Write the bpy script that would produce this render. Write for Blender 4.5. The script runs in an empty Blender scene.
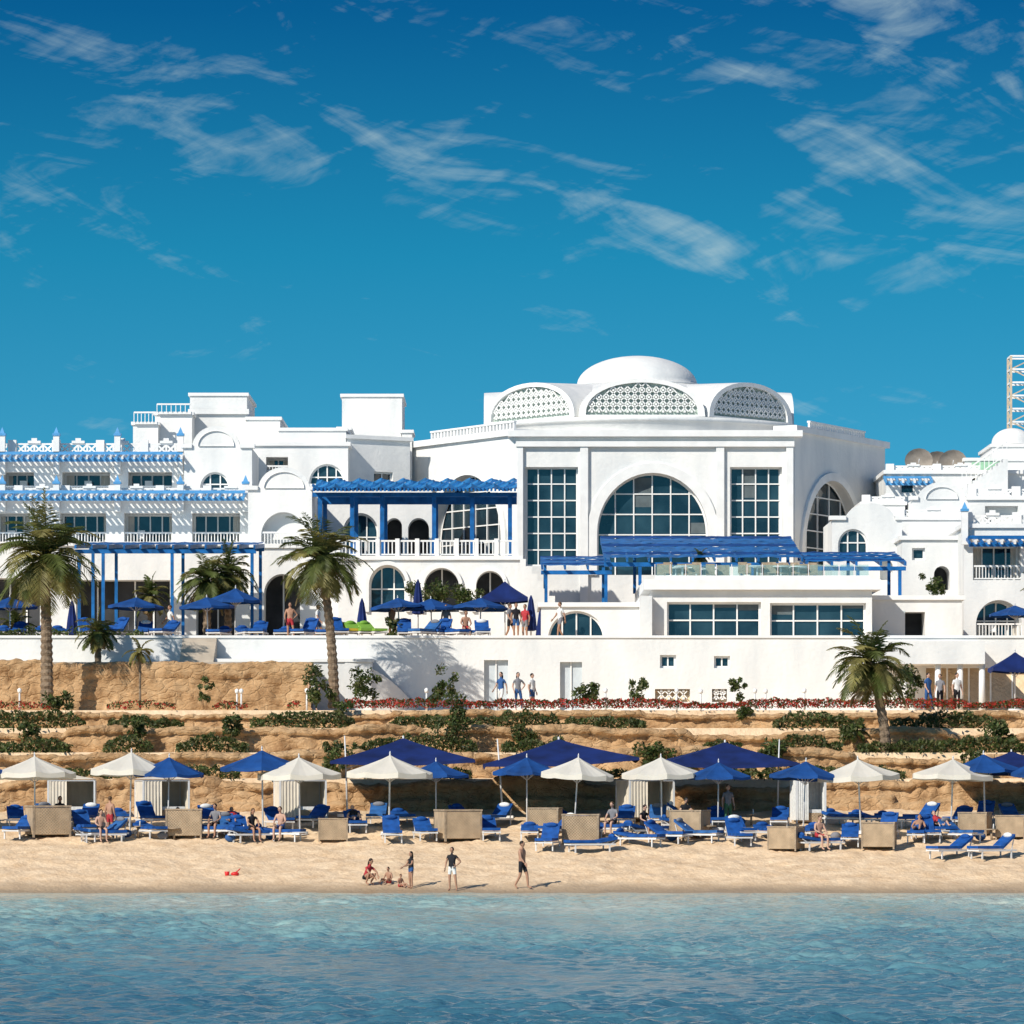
import bpy, math, random
import numpy as np
from mathutils import Vector, Matrix, noise
from mathutils.geometry import tessellate_polygon
random.seed(7); np.random.seed(7)
R=random.Random(11)
# ---------------------------------------------------------------- survey helpers
F=4050.0; CH=4.0; HY=785.0
def wx(px,Y): return (px-512.0)*Y/F
def wz(py,Y): return CH+(HY-py)*Y/F
def wp(px,py,Y): return Vector((wx(px,Y),Y,wz(py,Y)))
PROF=[(-3000,-6),(60,-3),(145,-.7),(150,0),(162,1.88),(170.5,2.88),(172.4,2.95),(172.5,4.25),(175.4,4.3),(175.5,5.4),(178.4,5.45),(178.5,6.5),(181.4,6.55),(181.5,7.35),(192.3,7.4),(192.35,10.98),(260,11),(4000,11)]
def gz(Y):
    for (a,b),(c,d) in zip(PROF,PROF[1:]):
        if a<=Y<=c: return b+(d-b)*(Y-a)/(c-a)
    return 11
def beach(px,py):
    lo,hi=150.0,171.0
    for _ in range(40):
        m=(lo+hi)/2
        if HY-(gz(m)-CH)*F/m>py: lo=m
        else: hi=m
    return Vector((wx(px,lo),lo,gz(lo)))
# ---------------------------------------------------------------- materials
def newmat(name):
    m=bpy.data.materials.new(name); m.use_nodes=True
    return m,m.node_tree.nodes,m.node_tree.links,m.node_tree.nodes['Principled BSDF']
def mat(name,col,rough=.7,var=.12,scale=2.0,bump=0.0,bscale=20,spec=.3,col2=None,metal=0,detail=6,stretch=None):
    m,n,l,p=newmat(name)
    p.inputs['Roughness'].default_value=rough
    p.inputs['Specular IOR Level'].default_value=spec
    p.inputs['Metallic'].default_value=metal
    tc=n.new('ShaderNodeTexCoord')
    nz=n.new('ShaderNodeTexNoise'); nz.inputs['Scale'].default_value=scale; nz.inputs['Detail'].default_value=detail
    if stretch:
        mp=n.new('ShaderNodeMapping'); mp.inputs['Scale'].default_value=stretch; l.new(tc.outputs['Object'],mp.inputs[0]); l.new(mp.outputs[0],nz.inputs['Vector'])
    else: l.new(tc.outputs['Object'],nz.inputs['Vector'])
    mx=n.new('ShaderNodeMix'); mx.data_type='RGBA'
    c2=col2 or tuple(c*(1-var*2) for c in col)
    mx.inputs[6].default_value=(*col,1); mx.inputs[7].default_value=(*c2,1)
    rp=n.new('ShaderNodeMapRange'); rp.inputs[1].default_value=.35; rp.inputs[2].default_value=.68
    l.new(nz.outputs['Fac'],rp.inputs[0]); l.new(rp.outputs[0],mx.inputs[0])
    l.new(mx.outputs[2],p.inputs['Base Color'])
    if bump:
        b=n.new('ShaderNodeBump'); b.inputs['Strength'].default_value=bump; b.inputs['Distance'].default_value=.05
        n2=n.new('ShaderNodeTexNoise'); n2.inputs['Scale'].default_value=bscale; n2.inputs['Detail'].default_value=5
        l.new(tc.outputs['Object'],n2.inputs['Vector']); l.new(n2.outputs['Fac'],b.inputs['Height']); l.new(b.outputs[0],p.inputs['Normal'])
    return m
def leafmat(name,col,var=.35):
    m=mat(name,col,.55,var,1.5)
    n=m.node_tree.nodes;l=m.node_tree.links;p=n['Principled BSDF']
    t=n.new('ShaderNodeBsdfTranslucent'); t.inputs[0].default_value=(min(1,col[0]*1.3),min(1,col[1]*1.4),col[2],1)
    mx=n.new('ShaderNodeMixShader'); mx.inputs[0].default_value=.25
    l.new(p.outputs[0],mx.inputs[1]); l.new(t.outputs[0],mx.inputs[2]); l.new(mx.outputs[0],n['Material Output'].inputs[0])
    return m
WHITE=mat('white_plaster',(.82,.81,.78),.8,.045,.7,.4,5,col2=(.66,.67,.665),stretch=(1,1,.35))
WHITE2=mat('white_trim',(.84,.835,.815),.7,.05,1.5)
CREAM=mat('cream_recess',(.66,.62,.55),.8,.08,1)
def glassmat():
    m,n,l,p=newmat('window_glass')
    p.inputs['Roughness'].default_value=.04; p.inputs['Specular IOR Level'].default_value=.7
    tc=n.new('ShaderNodeTexCoord'); mp=n.new('ShaderNodeMapping'); mp.inputs['Scale'].default_value=(.6,.6,.5)
    v=n.new('ShaderNodeTexNoise'); v.inputs['Scale'].default_value=1; v.inputs['Detail'].default_value=5
    l.new(tc.outputs['Object'],mp.inputs[0]); l.new(mp.outputs[0],v.inputs['Vector'])
    r=n.new('ShaderNodeValToRGB'); r.color_ramp.elements[0].position=.36; r.color_ramp.elements[0].color=(.006,.016,.025,1)
    r.color_ramp.elements[1].position=.74; r.color_ramp.elements[1].color=(.028,.065,.085,1)
    l.new(v.outputs['Fac'],r.inputs[0]); l.new(r.outputs[0],p.inputs['Base Color'])
    b=n.new('ShaderNodeBump'); b.inputs['Strength'].default_value=.25; b.inputs['Distance'].default_value=.02
    n2=n.new('ShaderNodeTexNoise'); n2.inputs['Scale'].default_value=1.2; l.new(tc.outputs['Object'],n2.inputs['Vector']); l.new(n2.outputs['Fac'],b.inputs['Height']); l.new(b.outputs[0],p.inputs['Normal'])
    return m
GLASS=glassmat()
DARK=mat('interior_shade',(.06,.06,.065),.8,.3,.8,col2=(.015,.018,.02))  # near-black colour stands in for the shade inside openings
BLUE=mat('blue_paint',(.012,.15,.44),.45,.25,2)
LBLUE=mat('light_blue_paint',(.10,.35,.66),.5,.1,3)
NAVY=mat('navy_fabric',(.006,.022,.13),.8,.25,1.2)
UBLUE=mat('blue_umbrella_fabric',(.008,.07,.27),.8,.25,1.2)
UWHITE=leafmat('cream_umbrella_fabric',(.82,.78,.70),.05)
UBEIGE=mat('beige_canvas',(.74,.66,.54),.85,.08,2)
CUSH=mat('blue_cushion',(.008,.09,.36),.75,.25,3)
CUSH2=mat('faded_blue_cushion',(.03,.14,.40),.75,.25,3)
METAL=mat('white_metal',(.70,.70,.70),.4,.05,4)
WOOD=mat('grey_wood',(.42,.32,.22),.7,.2,6)
GREYL=mat('lattice_back',(.42,.50,.45),.7,.08,3)
GREEN=mat('green_netting',(.35,.6,.4),.8,.15,3)
LIME=mat('lime_plastic',(.22,.42,.06),.5,.1,3); YEL=mat('yellow_plastic',(.65,.48,.05),.5,.1,3)
DOORG=mat('grey_door',(.55,.6,.63),.5,.05,3)
RED=mat('red_plastic',(.7,.03,.03),.4,.1,3)
RUST=mat('rusty_dish',(.38,.33,.28),.8,.2,2)
TILE=mat('deck_paving',(.55,.47,.38),.8,.1,1.5)
def clearglass():
    m,n,l,p=newmat('railing_glass')
    t=n.new('ShaderNodeBsdfTransparent'); t.inputs[0].default_value=(.85,.95,.95,1)
    mx=n.new('ShaderNodeMixShader'); mx.inputs[0].default_value=.15
    p.inputs['Base Color'].default_value=(.3,.5,.52,1); p.inputs['Roughness'].default_value=.05
    l.new(t.outputs[0],mx.inputs[1]); l.new(p.outputs[0],mx.inputs[2]); l.new(mx.outputs[0],n['Material Output'].inputs[0])
    return m
RGLASS=clearglass()
def wicker():
    m=mat('wicker',(.50,.37,.24),.8,.14,2)
    n=m.node_tree.nodes;l=m.node_tree.links;p=n['Principled BSDF']
    tc=n.new('ShaderNodeTexCoord'); br=n.new('ShaderNodeTexChecker'); br.inputs['Scale'].default_value=16
    l.new(tc.outputs['Object'],br.inputs[0])
    b=n.new('ShaderNodeBump'); b.inputs['Strength'].default_value=.5; b.inputs['Distance'].default_value=.03
    l.new(br.outputs['Fac'],b.inputs['Height']); l.new(b.outputs[0],p.inputs['Normal'])
    return m
WICK=wicker()
PALM1=leafmat('palm_leaf',(.13,.16,.04)); PALM2=leafmat('palm_leaf_yellow',(.28,.25,.08)); PALM3=leafmat('palm_leaf_dry',(.34,.24,.12))
TRUNK=mat('palm_trunk',(.29,.21,.14),.9,.3,6,.9,12)
LEAF1=leafmat('leaf_dark',(.045,.075,.02)); LEAF2=leafmat('leaf_mid',(.09,.125,.03)); LEAF3=leafmat('leaf_olive',(.17,.17,.07)); REDF=leafmat('red_blossom',(.50,.045,.03),.15)
SKIN=mat('skin_tan',(.42,.23,.15),.55,.08,8); SKIN2=mat('skin_light',(.55,.34,.25),.55,.08,8); HAIR=mat('dark_hair',(.02,.013,.01),.6,.2,30); HAIR2=mat('brown_hair',(.12,.07,.035),.6,.2,30)
CB=mat('black_cloth',(.015,.015,.02),.8,.2,9); CW=mat('white_cloth',(.75,.75,.73),.8,.08,9); CR=mat('red_cloth',(.45,.04,.05),.8,.1,9); CBL=mat('blue_cloth',(.03,.10,.28),.8,.1,9); CG=mat('grey_cloth',(.22,.22,.24),.8,.1,9); CGN=mat('green_cloth',(.06,.16,.08),.8,.1,9); EYE=mat('eye_dark',(.01,.01,.01),.2,.0,9); LIP=mat('lips',(.35,.12,.10),.5,.0,9)
def rockmat():
    m,n,l,p=newmat('adobe_stone'); p.inputs['Roughness'].default_value=.95; p.inputs['Specular IOR Level'].default_value=.1
    tc=n.new('ShaderNodeTexCoord')
    a=n.new('ShaderNodeTexNoise'); a.inputs['Scale'].default_value=.8; a.inputs['Detail'].default_value=10; a.inputs['Roughness'].default_value=.72
    l.new(tc.outputs['Object'],a.inputs[0])
    r=n.new('ShaderNodeValToRGB'); e=r.color_ramp.elements
    e[0].position=.32; e[0].color=(.24,.13,.06,1); e[1].position=.66; e[1].color=(.64,.43,.24,1)
    x=e.new(.47); x.color=(.50,.31,.16,1)
    l.new(a.outputs['Fac'],r.inputs[0])
    dm=n.new('ShaderNodeTexNoise'); dm.inputs['Scale'].default_value=1.6; l.new(tc.outputs['Object'],dm.inputs[0])
    dv=n.new('ShaderNodeVectorMath'); dv.operation='MULTIPLY_ADD'; dv.inputs[1].default_value=(.5,.5,.5); l.new(dm.outputs['Color'],dv.inputs[0]); l.new(tc.outputs['Object'],dv.inputs[2])
    v=n.new('ShaderNodeTexVoronoi'); v.feature='DISTANCE_TO_EDGE'; v.inputs['Scale'].default_value=1.9
    mv=n.new('ShaderNodeMapping'); mv.inputs['Scale'].default_value=(.7,.7,1.5); l.new(dv.outputs[0],mv.inputs[0]); l.new(mv.outputs[0],v.inputs[0])
    mr=n.new('ShaderNodeMapRange'); mr.inputs[2].default_value=.10; l.new(v.outputs['Distance'],mr.inputs[0])
    w=n.new('ShaderNodeTexNoise'); w.inputs['Scale'].default_value=6; w.inputs['Detail'].default_value=9; w.inputs['Roughness'].default_value=.7
    mp=n.new('ShaderNodeMapping'); mp.inputs['Scale'].default_value=(.7,.7,1.4); l.new(tc.outputs['Object'],mp.inputs[0]); l.new(mp.outputs[0],w.inputs[0])
    mm=n.new('ShaderNodeMath'); mm.operation='MULTIPLY_ADD'; mm.inputs[1].default_value=.35; l.new(mr.outputs[0],mm.inputs[0]); l.new(w.outputs['Fac'],mm.inputs[2])
    b=n.new('ShaderNodeBump'); b.inputs['Strength'].default_value=.9; b.inputs['Distance'].default_value=.14
    l.new(mm.outputs[0],b.inputs['Height']); l.new(b.outputs[0],p.inputs['Normal'])
    l.new(r.outputs[0],p.inputs['Base Color'])
    return m
ROCK=rockmat()
# ---------------------------------------------------------------- mesh builder
def link(o): bpy.context.scene.collection.objects.link(o); return o
class B:
    def __init__(s): s.v=[];s.f=[];s.fm=[];s.fp=[];s.fs=[];s.mats=[];s.M=Matrix.Identity(4);s.part='body'
    def mi(s,m):
        if m not in s.mats: s.mats.append(m)
        return s.mats.index(m)
    def add(s,vs,fs,m,smooth=False):
        o=len(s.v); s.v+=[s.M@Vector(v) for v in vs]; k=s.mi(m)
        for f in fs: s.f.append([i+o for i in f]); s.fm.append(k); s.fp.append(s.part); s.fs.append(smooth)
    def box(s,x0,x1,y0,y1,z0,z1,m):
        vs=[(x,y,z) for z in(z0,z1) for y in(y0,y1) for x in(x0,x1)]
        s.add(vs,[(0,2,3,1),(4,5,7,6),(0,1,5,4),(2,6,7,3),(0,4,6,2),(1,3,7,5)],m)
    def beam(s,p,q,w,h,m):
        p=Vector(p);q=Vector(q);d=(q-p).normalized(); up=Vector((0,0,1)) if abs(d.z)<.95 else Vector((0,1,0))
        a=d.cross(up).normalized()*w/2; c=a.cross(d).normalized()*h/2
        vs=[p-a-c,p+a-c,p+a+c,p-a+c,q-a-c,q+a-c,q+a+c,q-a+c]
        s.add(vs,[(0,1,2,3),(7,6,5,4),(0,4,5,1),(1,5,6,2),(2,6,7,3),(3,7,4,0)],m)
    def tube(s,pts,rads,m,n=8,smooth=True):
        pts=[Vector(p) for p in pts]; vs=[];fs=[]; a=None
        for i,p in enumerate(pts):
            d=(pts[min(i+1,len(pts)-1)]-pts[max(i-1,0)]).normalized()
            if a is None: a=d.orthogonal().normalized()
            a=(a-d*a.dot(d)); a=a.normalized() if a.length>1e-6 else d.orthogonal().normalized()
            c=d.cross(a)
            for k in range(n):
                t=2*math.pi*k/n; vs.append(p+(a*math.cos(t)+c*math.sin(t))*rads[i])
        for i in range(len(pts)-1):
            for k in range(n): fs.append((i*n+k,i*n+(k+1)%n,(i+1)*n+(k+1)%n,(i+1)*n+k))
        fs.append(tuple(range(n))[::-1]); fs.append(tuple((len(pts)-1)*n+k for k in range(n)))
        s.add(vs,fs,m,smooth)
    def lathe(s,c,prof,m,n=48):
        vs=[];fs=[]
        for r,z in prof:
            for k in range(n): t=2*math.pi*k/n; vs.append((c[0]+r*math.cos(t),c[1]+r*math.sin(t),z))
        for i in range(len(prof)-1):
            for k in range(n): fs.append((i*n+k,i*n+(k+1)%n,(i+1)*n+(k+1)%n,(i+1)*n+k))
        s.add(vs,fs,m,True)
    def ell(s,c,r,m,n=12,k=8,fn=None):
        vs=[];fs=[]
        for i in range(k+1):
            ph=math.pi*i/k
            for j in range(n):
                t=2*math.pi*j/n; v=Vector((math.sin(ph)*math.cos(t),math.sin(ph)*math.sin(t),math.cos(ph)))
                if fn: v=fn(v)
                vs.append((c[0]+r[0]*v.x,c[1]+r[1]*v.y,c[2]+r[2]*v.z))
        for i in range(k):
            for j in range(n): fs.append((i*n+j,i*n+(j+1)%n,(i+1)*n+(j+1)%n,(i+1)*n+j))
        s.add(vs,fs,m,True)
    def mesh(s,name,org,sel=None):
        if sel is None: vs=[tuple(v-org) for v in s.v]; F_=s.f; fm=s.fm; fs=s.fs
        else:
            idx={};vs=[];F_=[];fm=[];fs=[]
            for i in sel:
                g=[]
                for j in s.f[i]:
                    if j not in idx: idx[j]=len(vs); vs.append(tuple(s.v[j]-org))
                    g.append(idx[j])
                F_.append(g); fm.append(s.fm[i]); fs.append(s.fs[i])
        me=bpy.data.meshes.new(name); me.from_pydata(vs,[],F_)
        used=sorted(set(fm)); mp={k:i for i,k in enumerate(used)}
        for k in used: me.materials.append(s.mats[k])
        me.polygons.foreach_set('material_index',[mp[k] for k in fm]); me.polygons.foreach_set('use_smooth',fs); me.update()
        return me
    def origin(s):
        xs=[v.x for v in s.v];ys=[v.y for v in s.v];zs=[v.z for v in s.v]
        return Vector(((min(xs)+max(xs))/2,(min(ys)+max(ys))/2,min(zs)))
    def finish(s,name,parts=False,org=None):
        org=s.origin() if org is None else Vector(org)
        if not parts:
            o=link(bpy.data.objects.new(name,s.mesh(name,org))); o.location=org; return o
        e=link(bpy.data.objects.new(name,None)); e.location=org
        groups={}
        for i,p in enumerate(s.fp): groups.setdefault(p,[]).append(i)
        for p,sel in groups.items():
            o=link(bpy.data.objects.new(p,s.mesh(name+'_'+p,org,sel))); o.parent=e
        return e
def inst(name,me,loc,rz=0,sc=1):
    o=link(bpy.data.objects.new(name,me)); o.location=loc; o.rotation_euler=(0,0,rz); o.scale=(sc,sc,sc); return o
# ---------------------------------------------------------------- facade frames
class Fr:
    def __init__(s,px0,Y0,px1,Y1=None):
        Y1=Y0 if Y1 is None else Y1
        s.P=Vector((wx(px0,Y0),Y0,0)); q=Vector((wx(px1,Y1),Y1,0)); s.d=(q-s.P).normalized(); s.n=Vector((-s.d.y,s.d.x,0))
        s.M=Matrix(((s.d.x,s.n.x,0,s.P.x),(s.d.y,s.n.y,0,s.P.y),(0,0,1,0),(0,0,0,1)))
    def uz(s,px,py):
        a=(px-512)/F; u=(a*s.P.y-s.P.x)/(s.d.x-a*s.d.y); Y=s.P.y+u*s.d.y
        return u,CH+(HY-py)*Y/F
class Op:
    def __init__(s,fr,o):
        k,px0,py0,px1,py1=o[:5]; s.kind=k; s.style=o[5]; s.nx=o[6] if len(o)>6 else 3; s.ny=o[7] if len(o)>7 else 3; s.ex=o[8] if len(o)>8 else {}
        pc=(px0+px1)/2
        s.u0=fr.uz(px0,py0)[0]; s.u1=fr.uz(px1,py0)[0]; s.z1=fr.uz(pc,py0)[1]; s.z0=fr.uz(pc,py1)[1]
        s.r=(s.u1-s.u0)/2; s.uc=(s.u0+s.u1)/2
        s.rise=0 if k=='rect' else min(s.r*1.08,(s.z1-s.z0)*(.98 if k=='arch' else .999)); s.zs=s.z1-s.rise
    def poly(s,g=0):
        if s.kind=='rect': return [(s.u0-g,s.z0-g),(s.u1+g,s.z0-g),(s.u1+g,s.z1+g),(s.u0-g,s.z1+g)]
        p=[(s.u0-g,s.z0),(s.u1+g,s.z0)]
        N=24
        for i in range(N+1):
            t=math.pi*i/N; p.append((s.uc+(s.r+g)*math.cos(t),s.zs+.001+(s.rise+g)*math.sin(t)))
        return p
    def zt(s,u): return s.z1 if s.kind=='rect' else s.zs+s.rise*math.sqrt(max(0,1-((u-s.uc)/s.r)**2))
    def ue(s,z):
        if s.kind=='rect' or z<=s.zs: return s.u0,s.u1
        w=s.r*math.sqrt(max(0,1-((z-s.zs)/s.rise)**2)); return s.uc-w,s.uc+w
    def inside(s,u,z): return s.u0<u<s.u1 and s.z0<z<s.zt(u)
def fill(b,loops,v,m):
    L=[[Vector((a,c,0)) for a,c in lp] for lp in loops]; flat=[p for lp in L for p in lp]
    tr=tessellate_polygon(L); b.add([(p.x,v,p.y) for p in flat],[tuple(t) for t in tr],m)
def ring(b,lp,v0,v1,m,skip_closed=False):
    n=len(lp); vs=[(a,v0,c) for a,c in lp]+[(a,v1,c) for a,c in lp]
    b.add(vs,[(i,(i+1)%n,n+(i+1)%n,n+i) for i in range(n)],m)
def rail(b,p,q,h,m,step=.14,w=.04,posts=True,postm=None,lattice=False):
    p=Vector(p);q=Vector(q);d=q-p;L=d.length;n=max(1,int(L/step))
    up=Vector((0,0,h))
    b.beam(p+up,q+up,.09,.09,m); b.beam(p+Vector((0,0,.08)),q+Vector((0,0,.08)),.06,.06,m)
    if lattice:
        n=max(1,int(L/(h*.8)))
        for i in range(n):
            a=p+d*(i/n); c=p+d*((i+1)/n); z0=Vector((0,0,.11)); z1=Vector((0,0,h-.045))
            b.beam(a+z0,c+z1,w,w*1.3,m); b.beam(a+z1,c+z0,w*.9,w*1.2,m); b.beam(a+z0,a+z1,w*1.2,w*1.2,m)
    else:
        for i in range(n+1):
            a=p+d*(i/n); b.beam(a+Vector((0,0,.1)),a+up,w,w,m)
BLIND=mat('window_blind',(.12,.15,.16),.6,.15,2)
def content(b,o,thick,mw=.07):
    st=o.style; pm=b.part
    if st in('glass','room','dglass'):
        v={'glass':.3,'room':1.5,'dglass':.8}[st]
        v=o.ex.get('v',v)
        ring(b,o.poly(),0,v+.01,WHITE)
        b.part='windows'; fill(b,[o.poly(.03)],v,GLASS)
        b.part='window_frames'
        mm=WHITE2
        for i in range(1,o.nx):
            u=o.u0+(o.u1-o.u0)*i/o.nx; b.box(u-mw/2,u+mw/2,v-.09,v-.01,o.z0,o.zt(u),mm)
        for j in range(1,o.ny):
            z=o.z0+(o.z1-o.z0)*j/o.ny; a,c=o.ue(z); b.box(a,c,v-.075,v-.012,z-mw/2,z+mw/2,mm)
        if o.ex.get('outer',1):
            P1=o.poly(0); P2=o.poly(-.1) if o.kind=='rect' else [(o.uc+(x-o.uc)*(1-.1/o.r),o.z0+(z-o.z0)*(1-.1/(o.z1-o.z0))+.0) for x,z in P1]
            n=len(P1); b.add([(x,v-.1,z) for x,z in P1]+[(x,v-.1,z) for x,z in P2],[(i,(i+1)%n,n+(i+1)%n,n+i) for i in range(n)],mm)
        if st=='glass' and (o.u1-o.u0)>2.5:
            b.part='blinds'
            for i in range(o.nx):
                if R.random()<.22:
                    a=o.u0+(o.u1-o.u0)*i/o.nx+.06; c=o.u0+(o.u1-o.u0)*(i+1)/o.nx-.06; zt=min(o.zt(a),o.zt(c))-.05; hh=(zt-o.z0)*R.choice([.12,.2,.3])
                    if zt-hh>o.z0+.1: b.add([(a,v-.006,zt-hh),(c,v-.006,zt-hh),(c,v-.006,zt),(a,v-.006,zt)],[(0,1,2,3)],BLIND)
        if st=='room':
            b.part='curtains'
            for sgn in (0,1):
                if R.random()<.75:
                    w=(o.u1-o.u0)*R.uniform(.10,.32); ztp=max(o.z0+.5,o.zs if o.kind!='rect' else o.z1)
                    a,c=(o.u0+.02,o.u0+w) if sgn==0 else (o.u1-w,o.u1-.02)
                    nn=8; vs=[]
                    for q in range(nn+1):
                        vs+=[(a+(c-a)*q/nn,v-.02-.015*(q%2),o.z0),(a+(c-a)*q/nn,v-.02-.015*(q%2),ztp)]
                    b.add(vs,[(2*q,2*q+2,2*q+3,2*q+1) for q in range(nn)],CREAM)
            b.part='railings'; rail(b,(o.u0+.02,.12,o.z0),(o.u1-.02,.12,o.z0),min(.95,(o.z1-o.z0)*.4),WHITE2,.16,.045)
            if R.random()<.7:
                u=R.uniform(o.u0+.5,o.u1-.5); b.part='balcony_chairs'; b.box(u-.2,u+.2,.6,.95,o.z0+.4,o.z0+.45,WHITE2); b.box(u-.2,u+.2,.93,.97,o.z0+.45,o.z0+.9,WHITE2)
                for q in(-.18,.18): b.box(u+q-.02,u+q+.02,.6,.64,o.z0,o.z0+.4,WHITE2); b.box(u+q-.02,u+q+.02,.9,.94,o.z0,o.z0+.4,WHITE2)
    elif st=='dark':
        dv=o.ex.get('d',1.6); ring(b,o.poly(),0,dv,WHITE); b.part='windows'; fill(b,[o.poly(.02)],dv,DARK)  # not glazing: dark sheet painted as the recess's shade
        b.part='window_frames'
        for i in range(1,o.nx):
            u=o.u0+(o.u1-o.u0)*i/o.nx; b.box(u-.04,u+.04,dv-.09,dv-.01,o.z0,o.zt(u),WHITE2)
    elif st=='lattice':
        ring(b,o.poly(),0,.35,WHITE); b.part='lattice'; fill(b,[o.poly(.02)],.34,GREYL)
        c=o.ex.get('c',.45); w=o.ex.get('w',.07); nu=int((o.u1-o.u0)/c)+2; nz=int((o.z1-o.z0)/c)+2
        for i in range(-1,nu+1):
            for j in range(-1,nz+1):
                cx=o.uc+(i-nu/2+.5)*c; cz=o.z0+(j+.5)*c
                for k in range(4):
                    t0=math.pi/2*k; t1=t0+math.pi/2
                    p=(cx+c/2*math.cos(t0),cz+c/2*math.sin(t0)); q=(cx+c/2*math.cos(t1),cz+c/2*math.sin(t1))
                    if o.inside(*p) and o.inside(*q):
                        b.beam((p[0],.15,p[1]),(q[0],.15,q[1]),.06,w,WHITE2)
                if o.inside(cx,cz) : b.beam((cx-c*.16,.16,cz),(cx+c*.16,.16,cz),.06,c*.3,WHITE2)
    elif st=='door':
        ring(b,o.poly(),0,.3,WHITE); b.part='doors'; fill(b,[o.poly(.02)],.28,DOORG)
        b.box(o.uc-.03,o.uc+.03,.2,.27,o.z0,o.z1,WHITE2)
    b.part=pm
    if 'trim' in o.ex:
        g=o.ex['trim']; b.part='trim'; P1=o.poly(0); P2=o.poly(g); n=len(P1)
        if o.kind!='rect': P2[0]=(P2[0][0],o.z0);P2[1]=(P2[1][0],o.z0)
        rr=range(1,n) if o.kind!='rect' else range(n)
        b.add([(x,-.16,z) for x,z in P1]+[(x,-.16,z) for x,z in P2],[(i,(i+1)%n,n+(i+1)%n,n+i) for i in rr],WHITE2)
        b.add([(x,-.16,z) for x,z in P2]+[(x,.0,z) for x,z in P2],[(i,(i+1)%n,n+(i+1)%n,n+i) for i in rr],WHITE2)
        b.add([(x,-.16,z) for x,z in P1]+[(x,.0,z) for x,z in P1],[(i,(i+1)%n,n+(i+1)%n,n+i) for i in rr],WHITE2)
    b.part=pm
def wall(b,fr,px0,py0,px1,py1,ops=(),depth=6,cornice=.22,m=None,zb=None,outline=None,over=.15):
    m=m or WHITE; pM=b.M; b.M=fr.M; b.part='walls'
    u0=fr.uz(px0,py0)[0];u1=fr.uz(px1,py0)[0]; z1=fr.uz((px0+px1)/2,py0)[1]; z0=fr.uz((px0+px1)/2,py1)[1] if zb is None else zb
    O=[Op(fr,o) for o in ops]
    out=[(u0,z0),(u1,z0),(u1,z1),(u0,z1)]
    if outline:
        g=Op(fr,outline); N=16
        out=[(u0,z0),(u1,z0),(u1,z1)]+[(g.uc+g.r*math.cos(math.pi*i/N),z1+(g.z1-z1)*math.sin(math.pi*i/N)+.001) for i in range(N+1)]+[(u0,z1)]
    fill(b,[out]+[o.poly() for o in O],0,m)
    n=len(out); b.add([(x,0,z) for x,z in out]+[(x,depth if not outline else min(depth,.6),z) for x,z in out],[(i,(i+1)%n,n+(i+1)%n,n+i) for i in range(1,n)],m)
    if outline: b.box(u0,u1,.6,depth,z0,z1-.01,m)
    if cornice:
        b.part='trim'
        if outline:
            g=Op(fr,outline)
            b.box(u0-over,g.u0,-over,.5,z1+.003,z1+cornice,WHITE2); b.box(g.u1,u1+over,-over,.5,z1+.003,z1+cornice,WHITE2)
        else: b.box(u0-over,u1+over,-over,depth+.02,z1+.003,z1+cornice,WHITE2)
    for o in O: content(b,o,.3)
    b.M=pM; return u0,u1,z1
def mass(b,px0,px1,py,Y,depth,zb=11,m=None,cornice=.18):
    x0,x1,z=wx(px0,Y),wx(px1,Y),wz(py,Y); b.part='walls'; b.box(x0,x1,Y,Y+depth,zb,z,m or WHITE)
    if cornice: b.part='trim'; b.box(x0-.1,x1+.1,Y-.1,Y+depth+.1,z+.003,z+cornice,WHITE2)
def awning(b,px0,px1,py,Y,out=1.6,m=None,step=.32,drop=.25):
    b.part='pergola'; x0,x1,z=wx(px0,Y),wx(px1,Y),wz(py,Y); m=m or LBLUE
    b.box(x0,x1,Y-out,Y-out+.14,z-drop-.12,z-drop+.10,m)
    n=int((x1-x0)/step)
    for i in range(n+1):
        x=x0+(x1-x0)*i/n; b.beam((x,Y-out-.25,z-drop+.06),(x,Y,z+.15),.11,.14,WHITE2 if i%2 else m)
    for yy in(.35,.7,1.05): b.box(x0,x1,Y-out+yy,Y-out+yy+.08,z-drop+.22+yy*.2,z-drop+.30+yy*.2,m)
def parapet(b,px0,px1,py0,py1,Y,lat=True):
    b.part='parapets'; z0=wz(py1,Y); h=wz(py0,Y)-z0; x0,x1=wx(px0,Y),wx(px1,Y)
    n=max(1,round((x1-x0)/2.6))
    for i in range(n):
        a=x0+(x1-x0)*i/n; c=x0+(x1-x0)*(i+1)/n
        b.box(a,a+.45,Y-.05,Y+.3,z0,z0+h*1.15,WHITE2)
        if lat: rail(b,(a+.45,Y+.12,z0),(c,Y+.12,z0),h*.85,WHITE2,w=.08,lattice=True)
        mid=(a+.45+c)/2; b.box(mid-.35,mid+.35,Y,Y+.2,z0+h*.9,z0+h*1.1,WHITE2); b.box(mid-.15,mid+.15,Y+.02,Y+.18,z0+h*1.1,z0+h*1.3,WHITE2)
def bluepost(b,px,py0,py1,Y):
    b.part='posts'; x=wx(px,Y);z0=wz(py1,Y);z1=wz(py0,Y); b.box(x-.16,x+.16,Y-.45,Y-.12,z0,z1-.35,WHITE2); b.box(x-.2,x+.2,Y-.5,Y-.08,z1-.35,z1-.22,LBLUE); b.add([(x-.14,Y-.43,z1-.22),(x+.14,Y-.43,z1-.22),(x+.14,Y-.15,z1-.22),(x-.14,Y-.15,z1-.22),(x,Y-.29,z1+.15)],[(0,1,4),(1,2,4),(2,3,4),(3,0,4)],LBLUE)

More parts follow.
